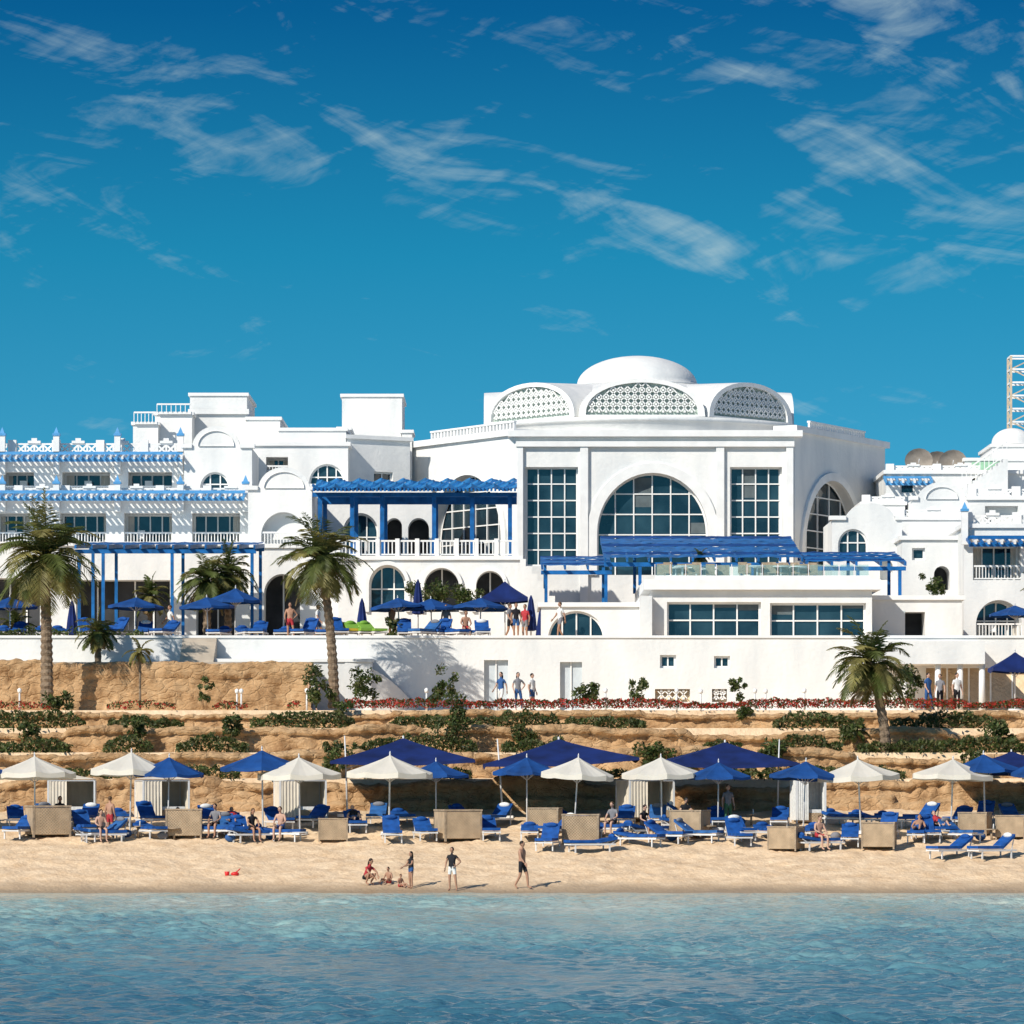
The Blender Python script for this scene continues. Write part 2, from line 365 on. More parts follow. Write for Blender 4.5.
# ================================================================ GROUND / SEA
def ground():
    xs=np.concatenate([[-3000,-800,-200,-70],np.arange(-40,40.01,.2),[70,200,800,3000]])
    ys=np.concatenate([[-3000,60,130],np.arange(145,172.3,.2),[172.4,172.5,175.4,175.5,178.4,178.5,181.4,181.5,187,192.3,192.35,200,260,600,4000]])
    vs=[]
    for y in ys:
        z=gz(float(y))
        for x in xs:
            dz=0
            if 148<y<172 and abs(x)<41:
                k=min(1,(y-149.5)/4) if y>149.5 else 0
                dz=k*(.10*noise.noise(Vector((x*.5,y*.6,0)))+.08*noise.noise(Vector((x*1.7,y*2.0,3)))+.06*noise.noise(Vector((x*4,y*4,5))))
                dz+=.05*noise.noise(Vector((x*.12,0,9)))*(1 if y<153 else 0)
            vs.append((float(x),float(y),z+dz))
    nx=len(xs); fs=[(j*nx+i,j*nx+i+1,(j+1)*nx+i+1,(j+1)*nx+i) for j in range(len(ys)-1) for i in range(nx-1)]
    me=bpy.data.meshes.new('ground'); me.from_pydata(vs,[],fs); me.polygons.foreach_set('use_smooth',[True]*len(fs))
    m,n,l,p=newmat('sand'); p.inputs['Roughness'].default_value=.9; p.inputs['Specular IOR Level'].default_value=.2
    tc=n.new('ShaderNodeTexCoord'); a=n.new('ShaderNodeTexNoise'); a.inputs['Scale'].default_value=1.3; a.inputs['Detail'].default_value=9; a.inputs['Roughness'].default_value=.7; l.new(tc.outputs['Object'],a.inputs[0])
    r=n.new('ShaderNodeValToRGB'); e=r.color_ramp.elements; e[0].position=.33; e[0].color=(.65,.45,.27,1); e[1].position=.62; e[1].color=(.83,.63,.42,1); l.new(a.outputs['Fac'],r.inputs[0])
    sp=n.new('ShaderNodeSeparateXYZ'); l.new(tc.outputs['Object'],sp.inputs[0])
    nn=n.new('ShaderNodeTexNoise'); nn.inputs['Scale'].default_value=.4; l.new(tc.outputs['Object'],nn.inputs[0])
    ad=n.new('ShaderNodeMath'); ad.operation='MULTIPLY_ADD'; ad.inputs[1].default_value=-.35; l.new(nn.outputs['Fac'],ad.inputs[0]); l.new(sp.outputs[2],ad.inputs[2])
    mr=n.new('ShaderNodeMapRange'); mr.inputs[1].default_value=-.12; mr.inputs[2].default_value=.22; mr.inputs[3].default_value=1; mr.inputs[4].default_value=0; l.new(ad.outputs[0],mr.inputs[0])
    mx=n.new('ShaderNodeMix'); mx.data_type='RGBA'; l.new(mr.outputs[0],mx.inputs[0]); l.new(r.outputs[0],mx.inputs[6]); mx.inputs[7].default_value=(.40,.29,.18,1); l.new(mx.outputs[2],p.inputs['Base Color'])
    rr=n.new('ShaderNodeMapRange'); rr.inputs[3].default_value=.9; rr.inputs[4].default_value=.35; l.new(mr.outputs[0],rr.inputs[0]); l.new(rr.outputs[0],p.inputs['Roughness'])
    b=n.new('ShaderNodeBump'); b.inputs['Strength'].default_value=.7; b.inputs['Distance'].default_value=.08
    a2=n.new('ShaderNodeTexNoise'); a2.inputs['Scale'].default_value=6; a2.inputs['Detail'].default_value=6; l.new(tc.outputs['Object'],a2.inputs[0]); l.new(a2.outputs['Fac'],b.inputs['Height']); l.new(b.outputs[0],p.inputs['Normal'])
    me.materials.append(m); link(bpy.data.objects.new('ground',me))
ground()
def sea():
    xs=np.concatenate([[-3000,-600,-100],np.arange(-24,24.01,.12),[100,600,3000]]); ys=np.concatenate([[-3000,-500,0,40],np.arange(62,151.6,.12),[156]])
    X,Y=np.meshgrid(xs,ys); Z=np.zeros_like(X); rg=np.random.RandomState(5)
    for i in range(90):
        lam=math.exp(rg.uniform(math.log(.34),math.log(2.4))); th=math.radians(80+rg.normal(0,55)); k=2*math.pi/lam; ph=rg.uniform(0,6.28)
        q1,q2,q3,q4=rg.uniform(-.6,.6,4)
        Z+=.0062*lam**.6*np.sin(k*(math.cos(th)*X+math.sin(th)*Y)+ph+1.2*np.sin(q1*X+q2*Y+i)+.9*np.sin(2*q3*X+2*q4*Y+2*i))
    G=.8+.4*np.sin(.11*X+.05*Y+1)*np.sin(.09*Y-.07*X)+.22*np.sin(.31*X+.2*Y)
    fade=np.clip((152.5-Y)/14,.2,1)*np.clip(G,.35,1.3)*(np.abs(X)<24.5)*(Y>61.5); Z*=fade
    nx=len(xs); vs=np.stack([X.ravel(),Y.ravel(),Z.ravel()],1); idx=np.arange(len(vs)).reshape(len(ys),nx)
    fs=np.stack([idx[:-1,:-1].ravel(),idx[:-1,1:].ravel(),idx[1:,1:].ravel(),idx[1:,:-1].ravel()],1)
    me=bpy.data.meshes.new('sea'); me.from_pydata(vs.tolist(),[],fs.tolist()); me.polygons.foreach_set('use_smooth',[True]*len(fs))
    m,n,l,p=newmat('sea_water'); p.inputs['Roughness'].default_value=.11; p.inputs['IOR'].default_value=1.33; p.inputs['Specular IOR Level'].default_value=.45
    tc=n.new('ShaderNodeTexCoord'); sp=n.new('ShaderNodeSeparateXYZ'); l.new(tc.outputs['Object'],sp.inputs[0])
    def nz(scale,detail,rough):
        a=n.new('ShaderNodeTexNoise'); a.inputs['Scale'].default_value=1; a.inputs['Detail'].default_value=detail; a.inputs['Roughness'].default_value=rough
        mp=n.new('ShaderNodeMapping'); mp.inputs['Scale'].default_value=scale; l.new(tc.outputs['Object'],mp.inputs[0]); l.new(mp.outputs[0],a.inputs[0]); return a
    nn=nz((.13,.06,1),8,.62)
    ad=n.new('ShaderNodeMath'); ad.operation='MULTIPLY_ADD'; ad.inputs[1].default_value=85; l.new(nn.outputs['Fac'],ad.inputs[0]); l.new(sp.outputs[1],ad.inputs[2])
    n3=nz((1.1,.55,1),7,.7)  # fine noise paints darker ripple shading into the water's base colour
    ad2=n.new('ShaderNodeMath'); ad2.operation='MULTIPLY_ADD'; ad2.inputs[1].default_value=60; l.new(n3.outputs['Fac'],ad2.inputs[0]); l.new(ad.outputs[0],ad2.inputs[2])
    mr=n.new('ShaderNodeMapRange'); mr.inputs[1].default_value=130; mr.inputs[2].default_value=225; l.new(ad2.outputs[0],mr.inputs[0])
    r=n.new('ShaderNodeValToRGB'); e=r.color_ramp.elements; e[0].color=(.04,.145,.205,1); e[1].color=(.50,.55,.47,1); x=e.new(.42); x.color=(.11,.255,.30,1); x=e.new(.72); x.color=(.27,.43,.41,1); l.new(mr.outputs[0],r.inputs[0]); l.new(r.outputs[0],p.inputs['Base Color'])
    b=n.new('ShaderNodeBump'); b.inputs['Strength'].default_value=1; b.inputs['Distance'].default_value=.05
    a2=n.new('ShaderNodeTexNoise'); a2.inputs['Scale'].default_value=4.5; a2.inputs['Detail'].default_value=5; a2.inputs['Roughness'].default_value=.55; l.new(tc.outputs['Object'],a2.inputs[0]); l.new(a2.outputs['Fac'],b.inputs['Height']); l.new(b.outputs[0],p.inputs['Normal'])
    me.materials.append(m); link(bpy.data.objects.new('sea',me))
sea()
# ================================================================ TERRACE WALLS
def rockwall(name,x0,x1,Y,z0,z1,seed,thick=.7,per=3.6,amp=.22,step=.0,lipd=.34):
    nx=int((x1-x0)/.11); prof=[]
    H=z1-z0; N=18
    for i in range(N+1): prof.append((0,z0-.3+(H+.3)*i/N))
    prof[-1]=(.04,z1-.03); prof+=[(.16,z1+.03),(.4,z1+.04),(thick,z1),(thick+.03,z1-.6)]
    vs=[];
    for i in range(nx+1):
        x=x0+(x1-x0)*i/nx
        ph=x/per+.45*noise.noise(Vector((x*.13,seed,0)))
        bul=abs(math.sin(math.pi*ph))**.3
        blk=noise.cell(Vector((math.floor(ph),seed,0)))
        top=.12*noise.noise(Vector((x*.35,seed,2)))+.22*(bul-.9)+.30*(blk-.5)*bul+.10*noise.noise(Vector((x*2.2,seed,5)))+.05*noise.noise(Vector((x*6,seed,5)))
        for j,(dy,z) in enumerate(prof):
            k=max(0,min(1,(z-z0)/H)); front=1 if j<=N+1 else 0
            q=Vector((x*.9,z*1.2,seed)); lip=-lipd*(.8+.6*noise.noise(Vector((x*.8,seed,6)))) if (k>.74 and j<=N+1) else 0  # lip: overhang added so its shadow line separates the tiers
            st=0
            if step: st=-.6 if k<step+.10*noise.noise(Vector((x*.3,seed,8)))+.12*(noise.cell(Vector((math.floor(x/2.7),seed,3)))-.5) else 0
            d=(-amp*bul*(1+.8*(blk-.5))+lip+st-.16*noise.noise(q)-.15*noise.noise(Vector((x*2.6,z*3.2,seed)))+.28*k-.07*noise.noise(Vector((x*6,z*7,seed))))*front
            vs.append((x,Y+dy+d,z+top*k))
    n=len(prof); fs=[(i*n+j,(i+1)*n+j,(i+1)*n+j+1,i*n+j+1) for i in range(nx) for j in range(n-1)]
    me=bpy.data.meshes.new(name); org=Vector(((x0+x1)/2,Y,z0)); me.from_pydata([tuple(Vector(v)-org) for v in vs],[],fs); me.polygons.foreach_set('use_smooth',[True]*len(fs)); me.materials.append(ROCK)
    o=link(bpy.data.objects.new(name,me)); o.location=org
rockwall('stone_retaining_wall',-30,30,172,2.9,4.3,1.3,amp=.3,per=4.2,step=.42,lipd=.25)
rockwall('stone_retaining_wall',-30,30,175,4.3,5.45,5.3,per=5.2,amp=.3)
rockwall('stone_retaining_wall',-30,30,178,5.4,6.5,9.7,per=3.9,amp=.3)
rockwall('stone_retaining_wall',-30,30,181,6.5,7.42,14.1,per=5.6,amp=.3)
rockwall('stone_retaining_wall',-32,wx(312,187),187,7.4,9.75,21.2,per=7,amp=.15,lipd=.15)
b=B(); b.box(-34,wx(310,187.6),187.75,191.98,7.3,9.7,TILE); b.finish('raised_walkway')

# ================================================================ HOTEL HALL
def hall():
    b=B(); fr=Fr(515,225,795)
    wall(b,fr,515,437,795,600,[('rect',525,467,578,566,'glass',4,6,{'v':.5}),('arch',597,473,708,575,'glass',6,5,{'trim':.55,'v':.6}),('rect',730,467,782,566,'glass',4,6,{'v':.5})],depth=22,zb=11,over=.4,cornice=.35)
    b.M=fr.M; b.part='trim'
    z=fr.uz(600,447)[1]
    for (a,c) in((517,523),(580,588),(716,724),(786,793)):
        b.box(fr.uz(a,450)[0],fr.uz(c,450)[0],-.22,-.002,11.01,z,WHITE2)
    b.box(fr.uz(516,450)[0],fr.uz(794,450)[0],-.3,-.003,z+.003,z+.3,WHITE2)
    b.M=Matrix.Identity(4)
    fl=Fr(408,234,515,225.02); wall(b,fl,408,442,515,600,[('arch',433,475,503,560,'glass',6,5,{'trim':.45,'v':.6})],depth=1.2,zb=11,over=.22,cornice=.35)
    f2=Fr(795,225.02,885,236); wall(b,f2,795,440,885,600,[('arch',803,481,860,566,'glass',5,5,{'trim':.45,'v':.6})],depth=1.2,zb=11,over=.22,cornice=.35)
    b.part='walls'
    zr=wz(437,225)-.1
    x0,x1=wx(408,234)+.3,wx(885,236)-.3
    b.add([(wx(516,226),226.3,zr),(wx(794,226),226.3,zr),(x1,237,zr),(x1,256,zr),(x0,256,zr),(x0,235,zr)],[(0,1,2,3,4,5)],WHITE)
    b.add([(x1+.2,236.2,11),(x1+.2,256,11),(x1+.2,256,zr+.1),(x1+.2,236.2,zr-.2)],[(0,1,2,3)],WHITE)
    b.add([(x0-.2,234.2,11),(x0-.2,256,11),(x0-.2,256,zr+.1),(x0-.2,234.2,zr-.2)],[(0,1,2,3)],WHITE)
    for f_,a,c in((fl,430,512),(f2,812,866)):
        b.M=f_.M; b.part='parapets'; u0=f_.uz(a,440)[0];u1=f_.uz(c,440)[0]; zz=f_.uz((a+c)/2,440)[1]+.35
        n=int((u1-u0)/.32)
        for i in range(n+1):
            u=u0+(u1-u0)*i/n; b.box(u-.07,u+.07,.1,.22,zz,zz+.35,WHITE2)
        b.box(u0-.1,u1+.1,.06,.26,zz+.35,zz+.45,WHITE2)
    b.M=Matrix.Identity(4)
    C=(wx(637,236),236); b.part='dome'
    b.lathe(C,[(9.75,23.3),(9.75,24.35),(9.95,24.36),(9.95,24.6),(8.4,24.62)],WHITE,64)
    prof=[(8.35*math.cos(t)**.9,24.62+2.75*math.sin(t)) for t in [math.pi/2*i/16*.76 for i in range(17)]]
    prof+=[(3.75,27.1),(3.75,27.25),(3.55,27.27)]
    prof+=[(3.5*math.cos(math.pi/2*i/14),27.27+1.7*math.sin(math.pi/2*i/14)) for i in range(15)]
    b.lathe(C,prof,WHITE,64)
    for k in range(8):
        a=math.radians(-90+45*k); n=Vector((math.cos(a),math.sin(a),0)); d=Vector((-math.sin(a),math.cos(a),0))
        rr=8.9; P=Vector((C[0],C[1],0))+n*rr
        inn=-n
        b.M=Matrix(((d.x,inn.x,0,P.x),(d.y,inn.y,0,P.y),(0,0,1,0),(0,0,0,1)))
        b.part='dome_arches'
        def arc(w,h,zb): return [(w*math.cos(math.pi*i/20),zb+h*math.sin(math.pi*i/20)**.85) for i in range(21)]
        zb=24.66; o1=arc(3.55,2.15,zb); o0=arc(3.15,1.82,zb+.10)
        n1=len(o1)
        b.add([(x,0,z) for x,z in o1]+[(x,0,z) for x,z in o0],[(i,(i+1),n1+i+1,n1+i) for i in range(n1-1)]+[(0,n1,2*n1-1,n1-1)],WHITE2)
        b.add([(x,0,z) for x,z in o0]+[(x,.3,z) for x,z in o0],[(i,i+1,n1+i+1,n1+i) for i in range(n1-1)]+[(0,n1,2*n1-1,n1-1)],WHITE2)
        b.add([(x,0,z) for x,z in o1]+[(x*.8,6.0,zb+(z-zb)*1.02+.25) for x,z in o1],[(i,i+1,n1+i+1,n1+i) for i in range(n1-1)],WHITE,True)
        b.part='dome_lattice'
        b.add([(x*1.01,.28,z) for x,z in o0],[tuple(range(n1))],GREYL)
        cc=.40
        def ins(u,z):
            if abs(u)>=3.13 or z<=zb+.11: return False
            return z<zb+.10+1.82*math.sqrt(1-(u/3.15)**2)**.85
        for i in range(-10,11):
            for j in range(0,7):
                cx=i*cc; cz=zb+.1+(j+.5)*cc
                for q in range(4):
                    t0=math.pi/2*q;t1=t0+math.pi/2
                    p=(cx+cc/2*math.cos(t0),cz+cc/2*math.sin(t0)); r_=(cx+cc/2*math.cos(t1),cz+cc/2*math.sin(t1))
                    if ins(*p) and ins(*r_): b.beam((p[0],.15,p[1]),(r_[0],.15,r_[1]),.07,.07,WHITE2)
                if ins(cx,cz) and ins(cx,cz+.08): b.box(cx-.06,cx+.06,.13,.19,cz-.06,cz+.06,WHITE2)
    b.M=Matrix.Identity(4)
    b.finish('hotel_main_hall',True)
hall()

# ================================================================ LEFT WING
def left_wing():
    b=B()
    wall(b,Fr(-90,214,262),-90,546,262,640,[('rect',-60,578,40,640,'dark',6,3),('rect',76,580,170,640,'dark',5,3),('arch',196,590,236,640,'dark',2,3)],depth=6,zb=11)
    wall(b,Fr(-90,218,250),-90,500,250,546,[('rect',-50,513,-15,546,'room',4,1),('rect',-4,513,30,546,'room',4,1),('rect',60,513,106,546,'room',4,1),('rect',124,513,172,546,'room',4,1),('rect',192,513,240,546,'room',4,1)],depth=5,zb=wz(546,214)+.1)
    awning(b,-80,246,496,218,1.7)
    wall(b,Fr(-90,222,186),-90,458,186,500,[('rect',-45,472,-10,496,'room',3,1),('rect',4,472,34,496,'room',3,1),('rect',62,472,110,496,'room',4,1),('rect',128,472,172,496,'room',4,1)],depth=8,zb=wz(505,218))
    awning(b,-80,184,457,222,1.5)
    parapet(b,-80,184,442,455,222.2)
    parapet(b,-80,250,487,498,218.1)
    for px in(3,57,118,181): bluepost(b,px,430,475,222)
    for px in(3,57,118,181,246): bluepost(b,px,478,512,218)
    wall(b,Fr(184,221,252),184,448,252,500,[('arch',200,472,230,496,'glass',3,2)],depth=8,zb=wz(505,218),outline=('seg',192,426,240,448,'x'))
    b.M=Fr(184,220.9,252).M; content(b,Op(Fr(184,220.9,252),('seg',198,431,234,446,'lattice',1,1,{'c':.3,'w':.05})),.3); b.M=Matrix.Identity(4)
    mass(b,190,247,396,234,7); mass(b,188,249,409,233.8,.1,zb=wz(414,233.8),cornice=0)
    mass(b,155,192,415,232,7); mass(b,133,158,425,231,7)
    b.part='railings'; rail(b,(wx(134,230.8),230.8,wz(425,231)),(wx(156,230.8),230.8,wz(425,231)),.7,WHITE2,.2)
    rail(b,(wx(157,231.8),231.8,wz(415,232)),(wx(190,231.8),231.8,wz(415,232)),.6,WHITE2,.25)
    mass(b,247,280,420,230.5,8); mass(b,279,346,431,229,9)
    wall(b,Fr(246,227,348),246,446,348,500,[('rect',266,457,288,472,'room',2,1),('arch',309,464,350-5,490,'glass',4,2)],depth=6,zb=12)
    mass(b,342,402,397,236,6); mass(b,338,350,430,231,6)
    wall(b,Fr(345,229,410,231),347,440,410,500,[('rect',374,472,393,486,'glass',2,1)],depth=8,zb=12)
    mass(b,402,412,433,233,3,zb=12)
    wall(b,Fr(248,216,312),248,490,312,546,[('arch',261,512,306,546,'room',4,2)],depth=8,zb=wz(560,214),outline=('seg',258,467,310,490,'x'))
    f=Fr(248,215.9,312); b.M=f.M; content(b,Op(f,('seg',264,472,304,488,'lattice',1,1,{'c':.33,'w':.05})),.3); b.M=Matrix.Identity(4)
    wall(b,Fr(248,213.5,345),250,548,342,650,[('arch',264,574,300,640,'dark',2,1)],depth=5,zb=11)
    wall(b,Fr(310,222,432),310,488,432,560,[('arch',343,513,378,560,'dglass',3,2),('arch',386,518,402,556,'dark',1,1),('arch',408,518,429,556,'dark',1,1)],depth=6,zb=12)
    wall(b,Fr(338,211,520),338,560,520,640,[('arch',369,563+2,406,612,'dglass',3,2,{'trim':.2}),('arch',424,568,459,612,'dark',2,2,{'trim':.2}),('arch',476,571,504,612,'dark',2,2,{'trim':.2})],depth=12,zb=11)
    b.part='railings'
    z=wz(560,211)+.22
    x0,x1=wx(338,211),wx(516,211)
    n=9
    for i in range(n+1):
        x=x0+(x1-x0)*i/n; b.box(x-.11,x+.11,211,211.26,z,z+.9,WHITE2)
    rail(b,(x0,211.13,z),(x1,211.13,z),.78,WHITE2,.2,.06)
    b.part='walls'
    for i in range(12):
        b.box(wx(520,208)+i*.3,wx(520,208)+(i+1)*.3,208.2,210.4,10.9,wz(560,211)-.1-i*.38,WHITE)
    b.finish('hotel_guest_wing',True)
left_wing()

LBLUE2=mat('faded_blue_cloth',(.03,.22,.52),.7,.25,1.5)
def long_pergola():
    b=B(); zt=wz(560,211)+.22
    Y0,Y1=212,219; z1=wz(498,214)
    b.part='posts'
    for px in(320,352,382,434,472,510):
        for Y in(212.3,218): b.box(wx(px,212.3)-.11,wx(px,212.3)+.11,Y,Y+.22,zt,z1-.05,BLUE)
    b.part='beams'
    xa,xb=wx(312,212),wx(517,212)
    b.box(xa,xb,212.32,212.54,z1-.05,z1+.17,BLUE); b.box(xa,xb,218.02,218.24,z1-.05,z1+.57,BLUE)
    n=52
    b.part='slats'
    for i in range(n):
        x=xa+(xb-xa)*(i+.5)/n; b.beam((x,211.4,z1+.25),(x,219.1,z1+1.0),.1,.16,BLUE)
    b.part='cloth'
    for k in range(7):
        y0=211.7+k*1.05; vs=[];fs=[]; m=72
        for i in range(m+1):
            x=xa+(xb-xa)*i/m; zz=z1+.55-.26*abs(math.sin(i*math.pi/8+.6*k))+.13*k
            vs+= [(x,y0,zz-.1),(x,y0+.75,zz+.12)]
        fs=[(2*i,2*i+2,2*i+3,2*i+1) for i in range(m)]
        b.add(vs,fs,BLUE if k%2 else LBLUE2)
    b.finish('blue_pergola',True)
long_pergola()
def flat_pergola(name,px0,px1,pytop,Y0,Y1,zb,posts,tilt=0,m=BLUE,step=.45,cover=False,gap=.62):
    b=B(); z=wz(pytop,Y0); x0,x1=wx(px0,Y0),wx(px1,Y0)
    b.part='beams'
    for Y in(Y0,Y1-.25): b.box(x0,x1,Y,Y+.16,z-.22+(tilt if Y>Y0 else 0),z-.02+(tilt if Y>Y0 else 0),m)
    b.part='slats'; n=int((x1-x0)/step)
    for i in range(n+1):
        x=x0+.06+(x1-x0-.12)*i/n; b.beam((x,Y0-.4,z+.09),(x,Y1+.3,z+.09+tilt),.1,.2,m)
    if cover:
        b.part='cloth'; ny=8;nx=int((x1-x0)/.4)
        for j in range(ny):
            vs=[]
            ya=Y0+(Y1-Y0)*j/ny; yb=Y0+(Y1-Y0)*(j+gap)/ny
            for i in range(nx+1):
                s_=.05*abs(math.sin(i*math.pi/2.5+j))
                za=z+.26+tilt*j/ny-s_
                vs+=[(x0+(x1-x0)*i/nx,ya,za),(x0+(x1-x0)*i/nx,yb,za+tilt/ny*gap+.03)]
            b.add(vs,[(2*i,2*i+2,2*i+3,2*i+1) for i in range(nx)],UBLUE if j%3==1 else BLUE)
    b.part='posts'
    for px in posts:
        for Y in(Y0+.02,Y1-.23): 
            t=0 if Y<Y0+1 else tilt
            b.box(wx(px,Y0)-.08,wx(px,Y0)+.08,Y,Y+.14,zb,z-.22+t,m)
    b.finish(name,True)
flat_pergola('blue_pergola',75,256,549,204,211,11,(79,103,172,252),tilt=.5,cover=True,step=.8,gap=.75)

# ================================================================ RESTAURANT + LOWER WALL
def restaurant():
    b=B()
    wall(b,Fr(640,194.5,872),652,590,872,641,[('rect',667,602,761,638,'glass',4,2,{'v':.45}),('rect',770,603,866,638,'glass',4,2,{'v':.45})],depth=14,zb=10.9,over=.4,cornice=.5)
    b.part='walls'; z=wz(590,194.5)+.5
    b.box(wx(640,193.8),wx(652,194.5)-.02,193.8,208,10.9,wz(596,194),WHITE)
    b.part='railings'; x0,x1=wx(655,194.6),wx(870,194.6)
    b.box(x0,x1,194.6,194.8,z+.003,z+.2,WHITE2)
    n=14
    for i in range(n):
        a=x0+(x1-x0)*i/n; c=x0+(x1-x0)*(i+1)/n
        b.box(a+.06,c-.06,194.68,194.70,z+.21,z+.72,RGLASS); b.box(a-.02,a+.02,194.67,194.71,z+.2,z+.75,METAL)
    b.part='terrace_furniture'
    for i in range(14):
        x=x0+1+(x1-x0-2)*R.random(); y=196+R.random()*5
        b.tube([(x,y,z),(x,y,z+.72)],[.04,.04],METAL,6); b.lathe((x,y),[(.0,z+.72),(.42,z+.72),(.42,z+.76),(0,z+.76)],WHITE2,12)
        for s_ in(-.7,.7):
            b.box(x+s_-.22,x+s_+.22,y-.2,y+.2,z+.40,z+.45,WOOD); b.box(x+s_-.22,x+s_+.22,y+.16,y+.2,z+.45,z+.95,WOOD)
            for q in(-.18,.18):
                b.box(x+s_+q-.02,x+s_+q+.02,y-.18,y-.14,z,z+.4,WOOD)
    wall(b,Fr(870,197,960),872,600,962,641,[('rect',905,612,925,641,'dark',1,1)],depth=10,zb=10.9)
    b.finish('restaurant_building',True)
restaurant()
flat_pergola('blue_canopy',604,803,562,200,209,wz(590,194.5)+.5,(640,700,752,800),tilt=1.6,cover=True,step=1.0,gap=.8)
flat_pergola('blue_canopy',806,906,566,199,205,wz(600,197)+.3,(815,858,900),tilt=.8,cover=True,step=1.0)
flat_pergola('blue_canopy',541,612,570,203,209,11,(546,606),tilt=.8,cover=True,step=1.0)

def lower_wall():
    b=B(); Y=192
    wall(b,Fr(0,Y,1024),-100,638,1120,706,[('rect',484,660,508,712.2,'door'),('rect',560,662,582,712.2,'door'),('rect',660,655,676,668,'glass',2,1),('rect',714,656,730,668,'glass',2,1),
       ('rect',655,689,690,702,'lattice',1,1,{'c':.35,'w':.05}),('rect',712,689,727,702,'lattice',1,1,{'c':.3}),('rect',926,668,1100,712.2,'dark',8,1,{'d':.35})],depth=.33,zb=7.4,cornice=.12,over=.08)
    b.part='canopy'; b.box(wx(880,189),wx(985,189),189,191.99,wz(664,189),wz(641,189),WHITE)
    b.part='columns'
    for px in(905,938,960,982): b.tube([(wx(px,189.4),189.4,7.4),(wx(px,189.4),189.4,wz(664,189))],[.16,.14],WHITE2,12)
    b.part='walls'; wall(b,Fr(540,195,645),541,607,645,650,[('seg',548,611,605,639,'glass',4,1)],depth=6,zb=10.9)
    b.finish('white_retaining_wall',True)
    b=B(); b.part='steps'
    for i in range(7):
        b.box(wx(180,190),wx(214,190),189.6+i*.32,191.97,9.68+(0 if i==0 else i*.18-.002),9.68+(i+1)*.18,TILE)
    b.finish('stone_steps')
    b=B(); b.box(wx(215,190.5),wx(372,190.5),190.2,191.9,7.4,wz(662,190.2),WHITE); b.box(wx(215,190.5)-.05,wx(372,190.5)+.05,190.1,191.95,wz(662,190.2)+.003,wz(660,190.2)+.06,WHITE2)
    vs=[];n=24
    for i in range(n+1):
        t=i/n; x=wx(345+75*t,190.5); z=wz(662+50*t*t,190.3); vs+=[(x,190.15+1.7*t*t,7.4),(x,190.15+1.7*t*t,max(7.5,z)),(x,191.9,7.4),(x,191.9,max(7.5,z))]
    b.add(vs,[(4*i,4*i+4,4*i+5,4*i+1) for i in range(n)]+[(4*i+1,4*i+5,4*i+7,4*i+3) for i in range(n)],WHITE)
    b.finish('white_planter_wall')
lower_wall()

